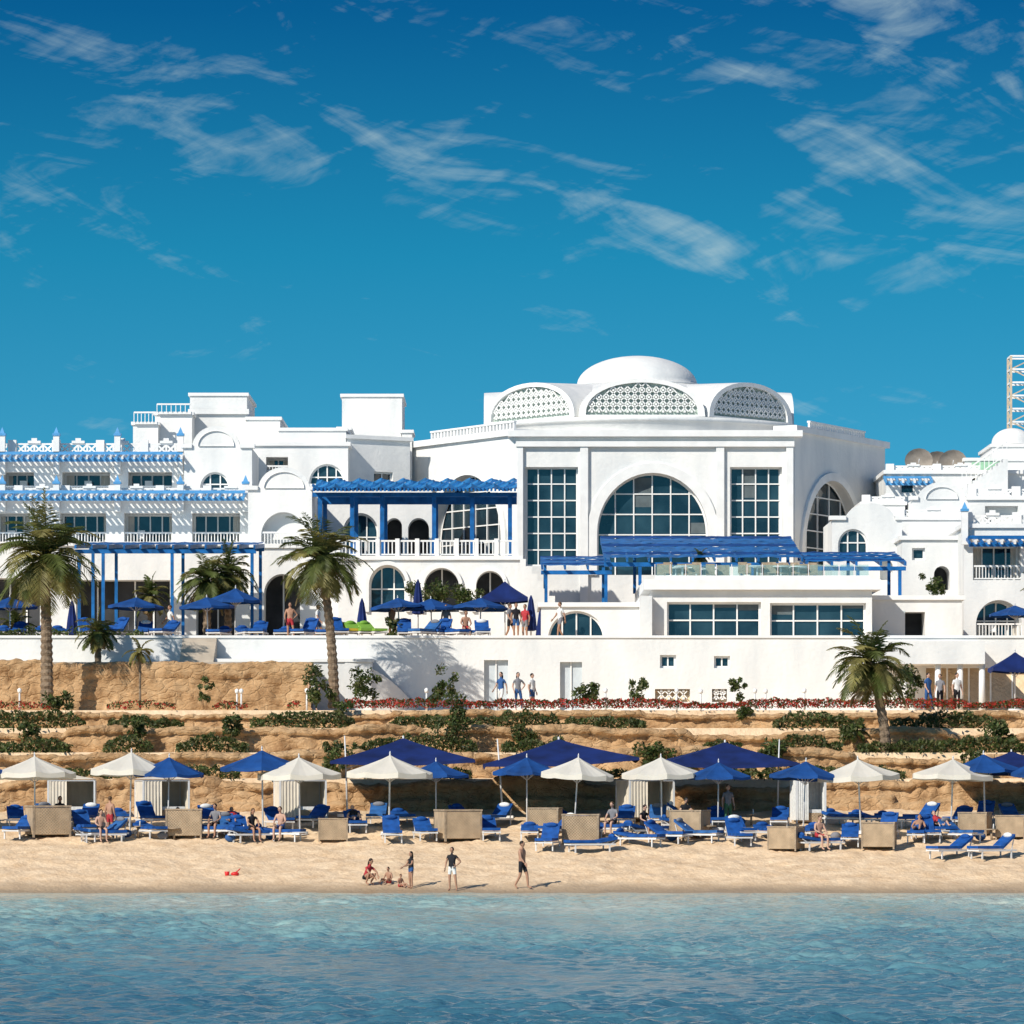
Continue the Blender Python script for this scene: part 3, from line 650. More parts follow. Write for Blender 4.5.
# ================================================================ RIGHT WING
def right_wing():
    b=B()
    wall(b,Fr(828,214,905),832,520,902,600,[('arch',838,529,868,556,'glass',3,2),('arch',880,560,893,580,'dark',1,1)],depth=6,zb=11,outline=('seg',846,503,895,520,'x'))
    wall(b,Fr(900,211,965),902,540,966,640,[('rect',912,548,925,560,'glass',1,1),('arch',934,566,950,590,'dark',1,1),('rect',940,610,958,636,'glass',2,1)],depth=8,zb=11)
    b.part='trim'
    mass(b,896,962,520,217,6); mass(b,862,905,505,221,6,zb=12)
    wall(b,Fr(916,219,1100),912,500,1100,600,[('rect',985,506,1018,524,'room',2,1)],depth=7,zb=12,outline=('seg',918,482,966,500,'x'))
    f=Fr(912,218.9,1100); b.M=f.M; content(b,Op(f,('seg',926,487,958,499,'lattice',1,1,{'c':.3,'w':.05})),.3); b.M=Matrix.Identity(4)
    wall(b,Fr(962,208,1110),964,528,1110,640,[('rect',973,545,1021,580,'room',4,1),('rect',1036,545,1085,580,'room',4,1),('arch',976,600,1022,640,'room',4,2),('arch',1036,600,1084,640,'room',4,2)],depth=9,zb=11)
    awning(b,966,1108,541,208,1.4,m=BLUE)
    parapet(b,964,1110,514,527,208.2)
    parapet(b,896,962,509,519,217.1); parapet(b,968,1100,488,499,219.1); parapet(b,862,905,496,504,221.1)
    bluepost(b,964,505,545,208)
    wall(b,Fr(884,228,1110),886,474,1110,520,[('rect',900,482,915,494,'glass',1,1),('rect',972,478,1000,492,'room',2,1)],depth=9,zb=12)
    parapet(b,886,980,465,473,228.1)
    awning(b,884,930,480,228,1.0)
    mass(b,965,1110,461,232,8,zb=12); mass(b,992,1110,447,235,6,zb=12)
    b.part='stairs'
    for i in range(9): b.box(wx(962,227)+i*.28,wx(962,227)+(i+1)*.28,226.6,227.9,wz(500,219),wz(488,227)+i*.2,WHITE)
    rail(b,(wx(962,226.6),226.55,wz(488,227)),(wx(962,226.6)+2.5,226.55,wz(488,227)+1.8),.8,WHITE2,.3,.04)
    b.part='netting'; b.box(wx(972,231.5),wx(1000,231.5),231.4,231.6,wz(474,231.5),wz(462,231.5),GREEN)
    b.part='dome'; z=wz(447,236)+.18
    b.lathe((wx(1012,237),237),[(1.3,z)]+[(1.2*math.cos(math.pi/2*i/10),z+.1+.9*math.sin(math.pi/2*i/10)) for i in range(11)],WHITE,24)
    b.finish('hotel_annex_wing',True)
    b=B(); Y=239; x0,x1=wx(1011,Y),wx(1038,Y); z0=wz(435,Y);z1=wz(356,Y)
    y0,y1=Y,Y+1.5; LT=mat('tower_steel',(.62,.5,.36),.5,.1,3)
    for x in(x0,x1):
        for y in(y0,y1): b.beam((x,y,z0-1),(x,y,z1),.12,.12,LT)
    n=6
    for i in range(n+1):
        z=z0+(z1-z0)*i/n
        for y in(y0,y1): b.beam((x0,y,z),(x1,y,z),.08,.1,WHITE2)
        for x in(x0,x1): b.beam((x,y0,z),(x,y1,z),.08,.1,WHITE2)
        if i<n:
            zz=z0+(z1-z0)*(i+1)/n
            b.beam((x0,y0,z),(x1,y0,zz) ,.06,.07,LT) if i%2 else b.beam((x1,y0,z),(x0,y0,zz),.06,.07,LT)
            b.beam((x0,y0,z),(x0,y1,zz),.06,.07,LT)
    b.finish('lattice_tower')
    for px,Y in((918,232),(936,234),(952,233)):
        b=B(); x=wx(px,Y); z=wz(474,228)+.3
        b.tube([(x,Y,z-.4),(x,Y,z+.6)],[.06,.06],METAL,6)
        vs=[];fs=[];N=16
        for i in range(6):
            r=.85*i/5
            for k in range(N): t=6.2832*k/N; vs.append((x+r*math.cos(t)*.95,Y-.2-.35*(r**2)-r*math.sin(t)*.24,z+.75+r*math.sin(t)*.8))
        for i in range(5):
            for k in range(N): fs.append((i*N+k,i*N+(k+1)%N,(i+1)*N+(k+1)%N,(i+1)*N+k))
        b.add(vs,fs,RUST,True); b.tube([(x,Y-.2,z+.5),(x,Y-.8,z+.8)],[.03,.03],METAL,5); b.finish('satellite_dish')
right_wing()

# ================================================================ UMBRELLAS
def umb_mesh(name,r,h,rise,sides,m,val=.22,cant=False):
    b=B(); per=4; n=sides*per; nr=6; vs=[];fs=[]
    rot=math.pi/sides if sides==4 else 0
    for j in range(nr+1):
        t=j/nr
        for k in range(n):
            a=2*math.pi*k/n+rot; fr=(k%per)/per; loc=(fr-.5)*2*math.pi/sides
            edge=math.cos(math.pi/sides)/math.cos(loc)
            rad=r*t*edge; sag=(.12 if sides>4 else .16)*rise*t*math.sin(math.pi*fr)
            vs.append((rad*math.cos(a),rad*math.sin(a),h-rise*(t**.86)-sag))
    for j in range(nr):
        for k in range(n): fs.append((j*n+k,j*n+(k+1)%n,(j+1)*n+(k+1)%n,(j+1)*n+k))
    b.add(vs,fs,m,False)
    if val:
        e=vs[-n:]; v2=[(x*1.005,y*1.005,z-val*(.8+.2*(1-math.sin(math.pi*(i%per)/per)))) for i,(x,y,z) in enumerate(e)]
        b.add(e+v2,[(k,(k+1)%n,n+(k+1)%n,n+k) for k in range(n)],m)
    if cant:
        px=r*.56; b.tube([(px,.6,-.02),(px+.03,.6,h*.6),(px+.08,.6,h+.12)],[.045,.035,.025],METAL,8)
        b.tube([(px+.03,.6,h*.6),(0,0,h-.25)],[.03,.03],METAL,6); b.tube([(0,0,h+.1),(0,0,h-.35)],[.04,.04],METAL,8)
        b.box(px-.4,px+.4,.3,1.1,-.02,.10,WHITE2)
    else:
        b.tube([(0,0,-.05),(0,0,h+.08)],[.035,.03],METAL,8); b.tube([(0,0,h+.04),(0,0,h+.14)],[.04,.01],METAL,8)
        b.lathe((0,0),[(0.0,.12),(.3,.12),(.33,.0)],METAL,14)
    for k in range(sides):
        a=2*math.pi*k/sides+rot; p=Vector((r*math.cos(a),r*math.sin(a),h-rise))
        b.tube([(0,0,h-.05),(p.x*.5,p.y*.5,h-rise*.55-.04),(p.x*.99,p.y*.99,h-rise-.03)],[.013,.013,.012],METAL,4)
        if not cant: b.tube([(0,0,h-rise*1.6),(p.x*.55,p.y*.55,h-rise*.62)],[.012,.012],METAL,4)
    return b.mesh(name,Vector((0,0,0)))
UB=umb_mesh('parasol_blue',1.55,2.75,.56,8,UBLUE,.12); UW=umb_mesh('parasol_white',1.62,2.8,.60,8,UWHITE,.2)
UC=umb_mesh('parasol_cantilever',4.2,3.35,.95,4,NAVY,.12,cant=True)
US=umb_mesh('parasol_pool',1.35,2.65,.55,8,UBLUE,.16)
USN=umb_mesh('parasol_pool_navy',1.6,2.75,.75,4,NAVY,.15)
def put_umb(me,px,pytop,Y,name,h,rz=0,sc=1):
    z=gz(Y); s=(wz(pytop,Y)-z)/h
    o=inst(name,me,(wx(px,Y),Y,z),rz,1); o.scale=(sc,sc,max(.8,min(1.25,s))); o.rotation_euler=(R.gauss(0,.02),R.gauss(0,.025),rz)
for px,py in((168,757),(263,750),(436,761),(527,757),(718,762),(803,761),(985,754),(1040,758),(-30,757)):
    put_umb(UB,px,py,164+R.uniform(-1.2,1.2),'blue_beach_umbrella',2.75,R.random(),R.uniform(.90,1.10))
for px,py in((35,756),(130,752),(300,757),(389,755),(574,757),(662,757),(861,759),(951,759),(1060,757)):
    put_umb(UW,px,py,163.5+R.uniform(-1.2,1.5),'white_beach_umbrella',2.8,R.random(),R.uniform(.90,1.10))
for px,py,sc in((404,738,1.0),(562,739,1.06),(725,742,.96),(1012,752,.8)):
    put_umb(UC,px,py,169.2,'cantilever_umbrella',3.35,math.pi+R.uniform(-.05,.05) if px<600 else R.uniform(-.05,.05),sc)
for px,py,Y in((235,588,200),(135,616,196),(10,614,196),(208,620,196),(400,618,196.5),(432,616,197.5),(480,621,196.5),(1015,622,205)):
    put_umb(US,px,py,Y,'pool_umbrella',2.65,R.random())
put_umb(USN,505,581,200,'navy_pool_umbrella',2.75)
o=inst('navy_pool_umbrella',USN,(wx(1015,187),187,7.4)); 
def closed_umb(px,pyt,Y,zb=None):
    b=B(); z=gz(Y) if zb is None else zb; zt=wz(pyt,Y); x=wx(px,Y); b.tube([(x,Y,z),(x,Y,zt)],[.04,.03],METAL,6)
    vs=[];fs=[];N=16; pr=[(.02,zt),(.10,zt-.25),(.20,zt-1.0),(.26,zt-1.7),(.12,zt-1.75)]
    for r,zz in pr:
        for k in range(N): t=6.2832*k/N; q=r*(1+.22*(k%2)); vs.append((x+q*math.cos(t),Y+q*math.sin(t),zz))
    for i in range(4):
        for k in range(N): fs.append((i*N+k,i*N+(k+1)%N,(i+1)*N+(k+1)%N,(i+1)*N+k))
    b.add(vs,fs,NAVY); b.finish('closed_umbrella')
closed_umb(418,579,199); closed_umb(531,595,197); closed_umb(541,608,196); closed_umb(72,600,198); closed_umb(362,598,197)
# ================================================================ LOUNGERS etc
def lounger_mesh(name,back=35,towel=None,cu=None):
    cu=cu or CUSH
    b=B(); a=math.radians(back)
    for x in(-.33,.33): b.beam((x,-.95,.3),(x,.95,.3),.05,.07,METAL)
    for y in(-.92,.35,.92): b.beam((-.33,y,.3),(.33,y,.3),.05,.05,METAL)
    for x in(-.33,.33):
        for y in(-.75,.7): b.beam((x,y,-.03),(x,y,.28),.05,.05,METAL)
    prof=[(-.98,.37),(-.5,.36),(0,.36),(.3,.36),(.3+.75*math.cos(a)*.5,.36+.375*math.sin(a)),(.3+.75*math.cos(a),.36+.75*math.sin(a))]
    vs=[]
    for y,z in prof: vs+=[(-.34,y,z),(.34,y,z),(.34,y,z+.11),(-.34,y,z+.11)]
    fs=[]
    for i in range(len(prof)-1):
        for k in range(4): fs.append((4*i+k,4*i+(k+1)%4,4*i+4+(k+1)%4,4*i+4+k))
    fs+=[(0,1,2,3),(20,21,22,23)]; b.add(vs,fs,cu)
    b.beam((-.28,.3+.7*math.cos(a),.34+.6*math.sin(a)),(-.28,.75,.3),.03,.03,METAL); b.beam((.28,.3+.7*math.cos(a),.34+.6*math.sin(a)),(.28,.75,.3),.03,.03,METAL)
    y=.3+.62*math.cos(a); z=.36+.62*math.sin(a)+.14; b.ell((0,y,z),(.26,.1,.11),cu if towel is None else towel,10,6)
    if towel:
        b.add([(-.30,-.9,.485),(.30,-.9,.485),(.30,.28,.478),(-.30,.28,.478)],[(0,1,2,3)],towel)
    return b.mesh(name,Vector((0,0,0)))
LM=[lounger_mesh('lounger_a',32),lounger_mesh('lounger_b',50),lounger_mesh('lounger_c',10),lounger_mesh('lounger_d',38,CW),lounger_mesh('lounger_e',36,CG,CUSH2)]
LX=[lounger_mesh('lounger_lime',30,None,LIME),lounger_mesh('lounger_yellow',30,None,YEL)]
taken=[]
BX=[(48,836,40),(184,837,37),(333,841,30),(458,840,40),(581,843,38),(786,850,31),(879,848,34),(690,836,34),(1010,838,30),(545,832,32),(975,835,30)]
def okp(x,y,r):
    return all(abs(x-a)>r or abs(y-c)>1.1 for a,c in taken)
for px,py,w in BX:
    p=beach(px,py); taken.append((p.x,p.y))
def lounger(px,py,rz=None,i=None):
    p=beach(px,py); 
    inst('sun_lounger',LM[R.randrange(5) if i is None else i],p,R.gauss(0,.18)if rz is None else rz); taken.append((p.x,p.y))
for px,py,rz,i in((548,850,-.2,1),(590,852,-1.2,2),(950,858,-.9,0),(992,858,-1.0,3),(640,846,1.0,2),(668,843,.9,0),(698,842,1.1,4),(738,845,.2,1),(850,846,-.1,0),(20,838,-.3,0),(85,836,.4,1),(150,838,.5,2),(240,838,.2,0),(225,836,.1,4),(392,842,.1,1),(425,840,.2,0)): lounger(px,py,rz,i)
for row,(py,dx) in enumerate(((839,1.3),(827,1.2))):
    x=wx(-30,162)
    while x<wx(1060,162):
        Y0=beach(512,py+R.uniform(-2,3)).y
        if okp(x,Y0,.95) and R.random()<.85:
            inst('sun_lounger',LM[R.choice([0,1,0,2,3,4,2])],(x,Y0,gz(Y0)),R.gauss(0,.35)+(.6 if R.random()<.2 else 0)); taken.append((x,Y0))
        elif R.random()<.5:
            b=B(); z=gz(Y0); b.lathe((x,Y0),[(0,z+.42),(.26,z+.42),(.26,z+.46),(0,z+.46)],WOOD,12); b.tube([(x,Y0,z),(x,Y0,z+.42)],[.05,.04],WOOD,6)
            b.tube([(x+.08,Y0,z+.46),(x+.08,Y0,z+.66)],[.035,.02],CW,6); b.ell((x-.45,Y0-.1,z+.16),(.22,.14,.17),R.choice([CG,CBL,CG,CBL]),8,6); b.finish('beach_side_table')
        x+=dx*R.uniform(.8,1.25)
for i in range(26):
    px=-20+i*20+R.uniform(-8,8)
    if 495<px<545 or 178<px<216 or 340<px<385: continue
    inst('sun_lounger',LM[R.choice([0,2,1,3,4,2])],(wx(px,194),193.9+R.uniform(0,1.8),11.0),R.uniform(-.7,.7))
for px,k in((346,1),(358,0),(372,0)): inst('sun_lounger',LX[k],(wx(px,194),194.2,11.0),.5)
def wicker_mesh():
    b=B(); w,d,h=.8,.75,1.28
    b.box(-w+.05,w-.05,-d,-d+.07,.08,h-.08,WICK); b.box(-w,-w+.07,-d+.07,d-.05,.08,h-.08,WICK); b.box(w-.07,w,-d+.07,d-.05,.08,h-.08,WICK)
    for x in(-w-.01,w-.07):
        for y in(-d-.015,d-.06): b.box(x,x+.08,y,y+.08,-.05,h-.075,WOOD)
    b.box(-w-.03,w+.03,-d-.03,-d+.10,h-.07,h,WOOD); b.box(-w-.03,-w+.09,-d+.102,d+.03,h-.07,h,WOOD); b.box(w-.09,w+.03,-d+.102,d+.03,h-.07,h,WOOD)
    b.box(-w+.08,w-.08,-d+.1,d-.1,.3,.42,CUSH); b.box(-w+.08,w-.08,-d+.1,d-.1,.05,.297,WICK)
    return b.mesh('wicker_screen',Vector((0,0,0)))
WM=wicker_mesh()
for px,py,w in BX:
    p=beach(px,py); inst('wicker_beach_daybed',WM,p,R.uniform(-.2,.2)+(.22 if px<512 else -.22),w/25*p.y/162*.60)
def cabana(px,py,col=UBEIGE,w=1.9,h=1.6):
    b=B(); w/=2
    for x in(-w,w):
        for y in(-w,w): b.beam((x,y,-.05),(x,y,h),.07,.07,METAL)
    for s in(-w,w): b.beam((-w,s,h),(w,s,h),.06,.06,METAL); b.beam((s,-w,h-.004),(s,w,h-.004),.05,.05,METAL)
    b.add([(-w-.08,-w-.08,h+.05),(w+.08,-w-.08,h+.05),(w+.08,w+.08,h+.05),(-w-.08,w+.08,h+.05),(0,0,h+.24)],[(0,1,4),(1,2,4),(2,3,4),(3,0,4)],col)
    def curtain(p,q):
        p=Vector(p);q=Vector(q);d=q-p;n=24;nn=Vector((-d.y,d.x,0)).normalized(); vs=[]
        for i in range(n+1):
            a=p+d*i/n+nn*.015*math.sin(i*1.5); c=p+d*i/n+nn*.03*math.sin(i*1.5+.3); vs+=[(a.x,a.y,h-.02),(c.x,c.y,.08)]
        b.add(vs,[(2*i,2*i+2,2*i+3,2*i+1) for i in range(n)],col,True)
    curtain((-w,w,0),(w,w,0)); curtain((-w,-w,0),(-w,w,0)); curtain((w,w,0),(w,-w,0)); curtain((-w,-w-.02,0),(-w*.2,-w-.02,0)) 
    b.box(-w+.12,w-.12,-w+.1,w-.12,.0,.38,WICK); b.box(-w+.14,w-.14,-w+.12,w-.14,.383,.52,CW)
    p=beach(px,py); o=b.finish('canvas_beach_cabana',org=(0,0,0)); o.location=p; o.rotation_euler=(0,0,R.uniform(.0,.35))
for px in(72,162,300,645): cabana(px,819)
cabana(808,822,CW,1.2,1.9)
# ================================================================ VEGETATION
def leaves(name,P,size,mats,pw,aspect=.5,seed=0):
    rg=np.random.RandomState(seed); n=len(P); P=np.array(P)
    d=rg.normal(size=(n,3)); d/=np.linalg.norm(d,axis=1)[:,None]; e=np.cross(d,rg.normal(size=(n,3))); e/=np.linalg.norm(e,axis=1)[:,None]
    s=size*rg.uniform(.6,1.4,size=(n,1)); a=d*s; c=e*s*aspect
    V=np.stack([P-a,P+c*.9,P+a,P-c*.9],1).reshape(-1,3)
    org=Vector((float(P[:,0].mean()),float(P[:,1].mean()),float(P[:,2].min()))); V=V-np.array(org)
    me=bpy.data.meshes.new(name); me.from_pydata(V.tolist(),[],[(4*i,4*i+1,4*i+2,4*i+3) for i in range(n)])
    for m in mats: me.materials.append(m)
    me.polygons.foreach_set('material_index',rg.choice(len(mats),size=n,p=pw).tolist())
    o=link(bpy.data.objects.new(name,me)); o.location=org; return o
def band(name,x0,x1,Y,dy,zb,h,dens,mats,pw,size=.09,seed=0,gap=0.0):
    rg=random.Random(seed); P=[]; n=int((x1-x0)*dens)
    for _ in range(n):
        x=rg.uniform(x0,x1); q=noise.noise(Vector((x*.45,seed*3.1,0)))
        if q<gap: continue
        hh=h*(.55+.9*min(.6,q-gap)+.35*noise.noise(Vector((x*2.5,seed,1)))); y=rg.gauss(0,dy/2)
        P.append((x,Y+y,zb+max(0.05,hh)*rg.random()**.7))
    return leaves(name,P,size,mats,pw,seed=seed)
band('red_flower_bed',wx(345,182),30,182.0,.7,7.45,.38,420,[REDF,LEAF1,LEAF2],[.52,.27,.21],.065,3,-.6)
band('red_flower_bed',-30,wx(300,182),182.0,.6,7.42,.4,160,[REDF,LEAF1,LEAF2],[.40,.35,.25],.07,4,-.25)
band('terrace_hedge',-30,30,179.0,.7,6.4,.78,400,[LEAF1,LEAF2,LEAF3],[.3,.35,.35],.09,5,-.27)
band('terrace_hedge',-30,30,176.0,.7,5.35,.76,400,[LEAF1,LEAF2,LEAF3],[.35,.35,.3],.09,6,-.20)
band('terrace_hedge',-30,30,173.0,.7,4.2,.66,280,[LEAF1,LEAF2,LEAF3],[.3,.35,.35],.09,7,-.05)
band('hedge',-31,wx(180,193),192.9,.5,11,.55,110,[LEAF1,LEAF2],[.5,.5],.09,8,-.15)
def bush(px,py,Y,r,h,seed,mats=None,n=None,name='shrub'):
    rg=random.Random(seed); x=wx(px,Y); z=wz(py,Y); P=[]
    cl=[(rg.gauss(0,.45)*r,rg.gauss(0,.35)*r,rg.uniform(.2,1)*h,rg.uniform(.25,.5)*r) for _ in range(11)]
    for _ in range(n or int(900*r)):
        c=rg.choice(cl); v=Vector((rg.gauss(0,1),rg.gauss(0,1),rg.gauss(0,1))).normalized()*c[3]*rg.random()**.4
        P.append((x+c[0]+v.x,Y+c[1]+v.y,max(z+.02,z+c[2]+v.z)))
    return leaves(name,P,.10,mats or [LEAF1,LEAF2,LEAF3],[.35,.4,.25] if not mats else [1/len(mats)]*len(mats),seed=seed)
BUSH=[(453,745,176.5,.9,2.4),(445,702,184,.6,1.5),(587,708,186,.65,1.3),(640,706,186,.5,1.2),(737,706,186,.4,1.2),(343,726,181,.4,1.0),(232,740,177,.6,1.1),(138,742,177,.6,1.0),(648,770,174,.8,1.1),(690,772,174,.6,.8),(775,768,174.5,.7,1.0),(335,775,174,.7,1.4),(320,706,184,.8,1.7),(362,706,184,.8,1.6),(560,760,175,.6,.8),(905,706,184,.9,1.6),(850,745,177,.6,.9),(60,712,181.8,.6,.8),(205,704,184,.35,1.2),(935,600,204,.6,1.2),(975,772,174,.6,.8),(30,742,177,.5,.8),(432,610,203,1.0,1.6),(462,612,203,.9,1.4),(395,640,196,.5,1.0),(1000,745,177,.6,.9),(745,722,181,.4,.8),(522,745,177.5,.5,.8)]
for i,(px,py,Y,r,h) in enumerate(BUSH): bush(px,py,Y,r,h,100+i)
def palm(px,pyb,Yb,pyc,rad,nf=46,seed=1,lean=(0,0),tr=.22,name='palm_tree',dry=.25,mesh_n=26,droop=1.0):
    rg=random.Random(seed); b=B(); x,z0=wx(px,Yb),wz(pyb,Yb); zc=wz(pyc,Yb); H=zc-z0
    b.part='trunk'; pts=[];rr=[]; N=max(6,int(H/.14))
    for i in range(N+1):
        t=i/N; pts.append((x+lean[0]*t*t,Yb+lean[1]*t*t,z0-.3+(H+.3)*t)); rr.append((tr*(1.25-.4*t) if t>.06 else tr*1.4)*(1.12 if i%2 else .92))
    b.tube(pts,rr,TRUNK,12,False)
    top=Vector(pts[-1])
    b.tube([top-Vector((0,0,.7)),top-Vector((0,0,.2)),top+Vector((0,0,.3))],[tr*.9,tr*1.6,tr*.7],TRUNK,10,False)
    b.part='crown'
    for i in range(nf):
        az=i*2.39996+rg.uniform(-.25,.25); u=(i+.5)/nf; el=math.radians(84-138*u**1.0+rg.uniform(-10,10)); L=rad*rg.uniform(.85,1.15)*(1 if u<.75 else .85)
        m=PALM1 if rg.random()>dry*1.1 else PALM2
        if u>.80: m=PALM3 if rg.random()<.6 else PALM2
        d=Vector((math.cos(az)*math.cos(el),math.sin(az)*math.cos(el),math.sin(el))); p=top+Vector((0,0,.15)); pp=[p.copy()]; S=14
        side=Vector((-math.sin(az),math.cos(az),0)); cv=rg.uniform(.75,1.25)*droop
        for k in range(S):
            d=(d+Vector((0,0,-.10-.07*(k/S)))*cv*(1.0 if el>-.3 else .5)).normalized(); p=p+d*L/S; pp.append(p.copy())
        b.tube(pp[::2]+[pp[-1]],[.035*(1-.8*q/(len(pp[::2]))) for q in range(len(pp[::2])+1)],m,4)
        for k in range(mesh_n):
            t=.12+.88*(k+.5)/mesh_n; f=t*S; i0=min(S-1,int(f)); q=pp[i0].lerp(pp[i0+1],f-i0); dd=(pp[i0+1]-pp[i0]).normalized()
            nrm=side.cross(dd).normalized(); ll=rad*.27*math.sin(math.pi*min(1,t*.82+.16))**.7*rg.uniform(.75,1.2)
            for s in(-1,1):
                v=(side*s*.78+dd*rg.uniform(.5,.75)+nrm*rg.uniform(.05,.4)*(1 if nrm.z>0 else -1)*.6+Vector((0,0,rg.uniform(-.4,-.12)))).normalized()
                w=dd*.035+nrm*.012; tip=q+v*ll+Vector((0,0,-.15*ll))
                mid=q+v*ll*.5
                b.add([q-w*.6,q+w*.6,mid+w,tip,mid-w],[(0,1,2,3,4)],m)
    b.finish(name,True)
palm(47,702,185,562,3.0,66,1,(-.1,0),.24,dry=.35)
palm(334,702,186,564,2.55,60,2,(-.6,0),.2,dry=.35)
palm(887,766,176,668,2.2,58,3,(-.7,0),.2,dry=.3)
palm(207,640,201,585,1.9,44,4,(0,0),.18); palm(228,640,202,578,1.7,40,14,(0,0),.16)
palm(150,640,198,600,1.2,30,5,(0,0),.12,dry=.6)
palm(98,662,190.5,636,1.25,30,6,(0,0),.14)
palm(140,712,182.5,655,.85,13,7,(0,0),.05,dry=.6)
palm(15,650,198,630,1.3,26,8,(0,0),.14)
palm(855,750,178,735,.8,18,9,(0,0),.1)
palm(700,575,201,560,.6,16,10,(0,0),.08); 
palm(1060,700,186,600,2.0,40,13,(0,0),.2)

# ================================================================ PEOPLE
BASE=dict(pel=(0,0,.95),sp=(0,0,1.12),ch=(0,0,1.32),nk=(0,0,1.46),hb=(0,0,1.54),hd=(0,-.01,1.64))
def limbs(**k):
    j=dict(BASE)
    d=dict(sl=(.17,0,1.40),el=(.23,.03,1.12),wl=(.25,-.06,.88),sr=(-.17,0,1.40),er=(-.23,.03,1.12),wr=(-.25,-.06,.88),
        hl=(.09,0,.90),kl=(.10,-.02,.50),al=(.10,.02,.09),tl=(.12,-.15,.035),hr=(-.09,0,.90),kr=(-.10,-.02,.50),ar=(-.10,.02,.09),tr=(-.12,-.15,.035))
    j.update(d); j.update(k); return {a:Vector(v) for a,v in j.items()}
POSES={
 'stand':lambda:limbs(),
 'walk':lambda:limbs(kl=(.10,-.16,.52),al=(.10,-.20,.09),tl=(.11,-.37,.05),kr=(-.10,.02,.50),ar=(-.10,.24,.13),tr=(-.11,.13,.03),el=(.22,.12,1.14),wl=(.24,.14,.90),er=(-.22,-.08,1.14),wr=(-.23,-.25,.95)),
 'hips':lambda:limbs(el=(.36,.06,1.18),wl=(.2,-.06,1.02),er=(-.26,.0,1.13),wr=(-.24,-.14,.92),kl=(.16,-.03,.5),al=(.2,.02,.09),tl=(.24,-.14,.035)),
 'reach':lambda:limbs(el=(.30,-.12,1.18),wl=(.30,-.34,1.12),er=(-.28,-.08,1.15),wr=(-.27,-.3,1.02)),
 'crouch':lambda:limbs(pel=(0,.12,.30),sp=(0,.05,.46),ch=(0,-.05,.64),nk=(0,-.10,.77),hb=(0,-.13,.85),hd=(0,-.16,.94),sl=(.17,-.05,.71),sr=(-.17,-.05,.71),el=(.24,-.26,.52),wl=(.14,-.42,.34),er=(-.24,-.26,.52),wr=(-.12,-.44,.32),
    hl=(.1,.12,.28),hr=(-.1,.12,.28),kl=(.2,-.24,.48),kr=(-.2,-.24,.48),al=(.14,-.02,.09),ar=(-.14,-.02,.09),tl=(.16,-.2,.035),tr=(-.16,-.2,.035)),
 'sit':lambda:limbs(pel=(0,.1,.15),sp=(0,.12,.32),ch=(0,.08,.52),nk=(0,.05,.66),hb=(0,.03,.74),hd=(0,.01,.84),sl=(.17,.07,.6),sr=(-.17,.07,.6),el=(.26,.02,.36),wl=(.22,-.18,.2),er=(-.26,.02,.36),wr=(-.2,-.2,.22),
    hl=(.1,.08,.14),hr=(-.1,.08,.14),kl=(.2,-.32,.32),kr=(-.2,-.32,.32),al=(.14,-.62,.09),ar=(-.16,-.6,.09),tl=(.16,-.76,.1),tr=(-.18,-.74,.1)),
 'bench':lambda:limbs(pel=(0,.1,.60),sp=(0,.12,.77),ch=(0,.09,.96),nk=(0,.05,1.10),hb=(0,.03,1.18),hd=(0,.0,1.28),sl=(.17,.07,1.04),sr=(-.17,.07,1.04),el=(.25,-.02,.8),wl=(.16,-.24,.70),er=(-.25,-.02,.8),wr=(-.16,-.26,.70),
    hl=(.1,.08,.58),hr=(-.1,.08,.58),kl=(.14,-.36,.56),kr=(-.14,-.36,.56),al=(.13,-.38,.09),ar=(-.13,-.38,.09),tl=(.14,-.54,.035),tr=(-.14,-.54,.035)),
 'recline':lambda:limbs(pel=(0,.1,.58),sp=(0,.24,.66),ch=(0,.40,.78),nk=(0,.52,.87),hb=(0,.58,.92),hd=(0,.65,1.0),sl=(.17,.46,.82),sr=(-.17,.46,.82),el=(.27,.28,.62),wl=(.25,.04,.58),er=(-.27,.28,.62),wr=(-.22,.05,.60),
    hl=(.1,.06,.57),hr=(-.1,.06,.57),kl=(.12,-.36,.72),kr=(-.12,-.36,.60),al=(.12,-.66,.52),ar=(-.12,-.76,.53),tl=(.13,-.82,.56),tr=(-.13,-.80,.64)),
}
BON=[('pel','sp','belly'),('sp','ch','torso'),('ch','nk','torso'),('nk','hb','neck'),('hb','hd','neck'),('ch','sl','torso'),('sl','el','uarm'),('el','wl','farm'),('ch','sr','torso'),('sr','er','uarm'),('er','wr','farm'),
 ('pel','hl','hip'),('hl','kl','thigh'),('kl','al','calf'),('al','tl','foot'),('pel','hr','hip'),('hr','kr','thigh'),('kr','ar','calf'),('ar','tr','foot')]
RAD=dict(pel=.125,sp=.115,ch=.135,nk=.06,hb=.052,hd=.05,sl=.066,el=.042,wl=.027,sr=.066,er=.042,wr=.027,hl=.098,kl=.058,al=.036,tl=.03,hr=.098,kr=.058,ar=.036,tr=.03)
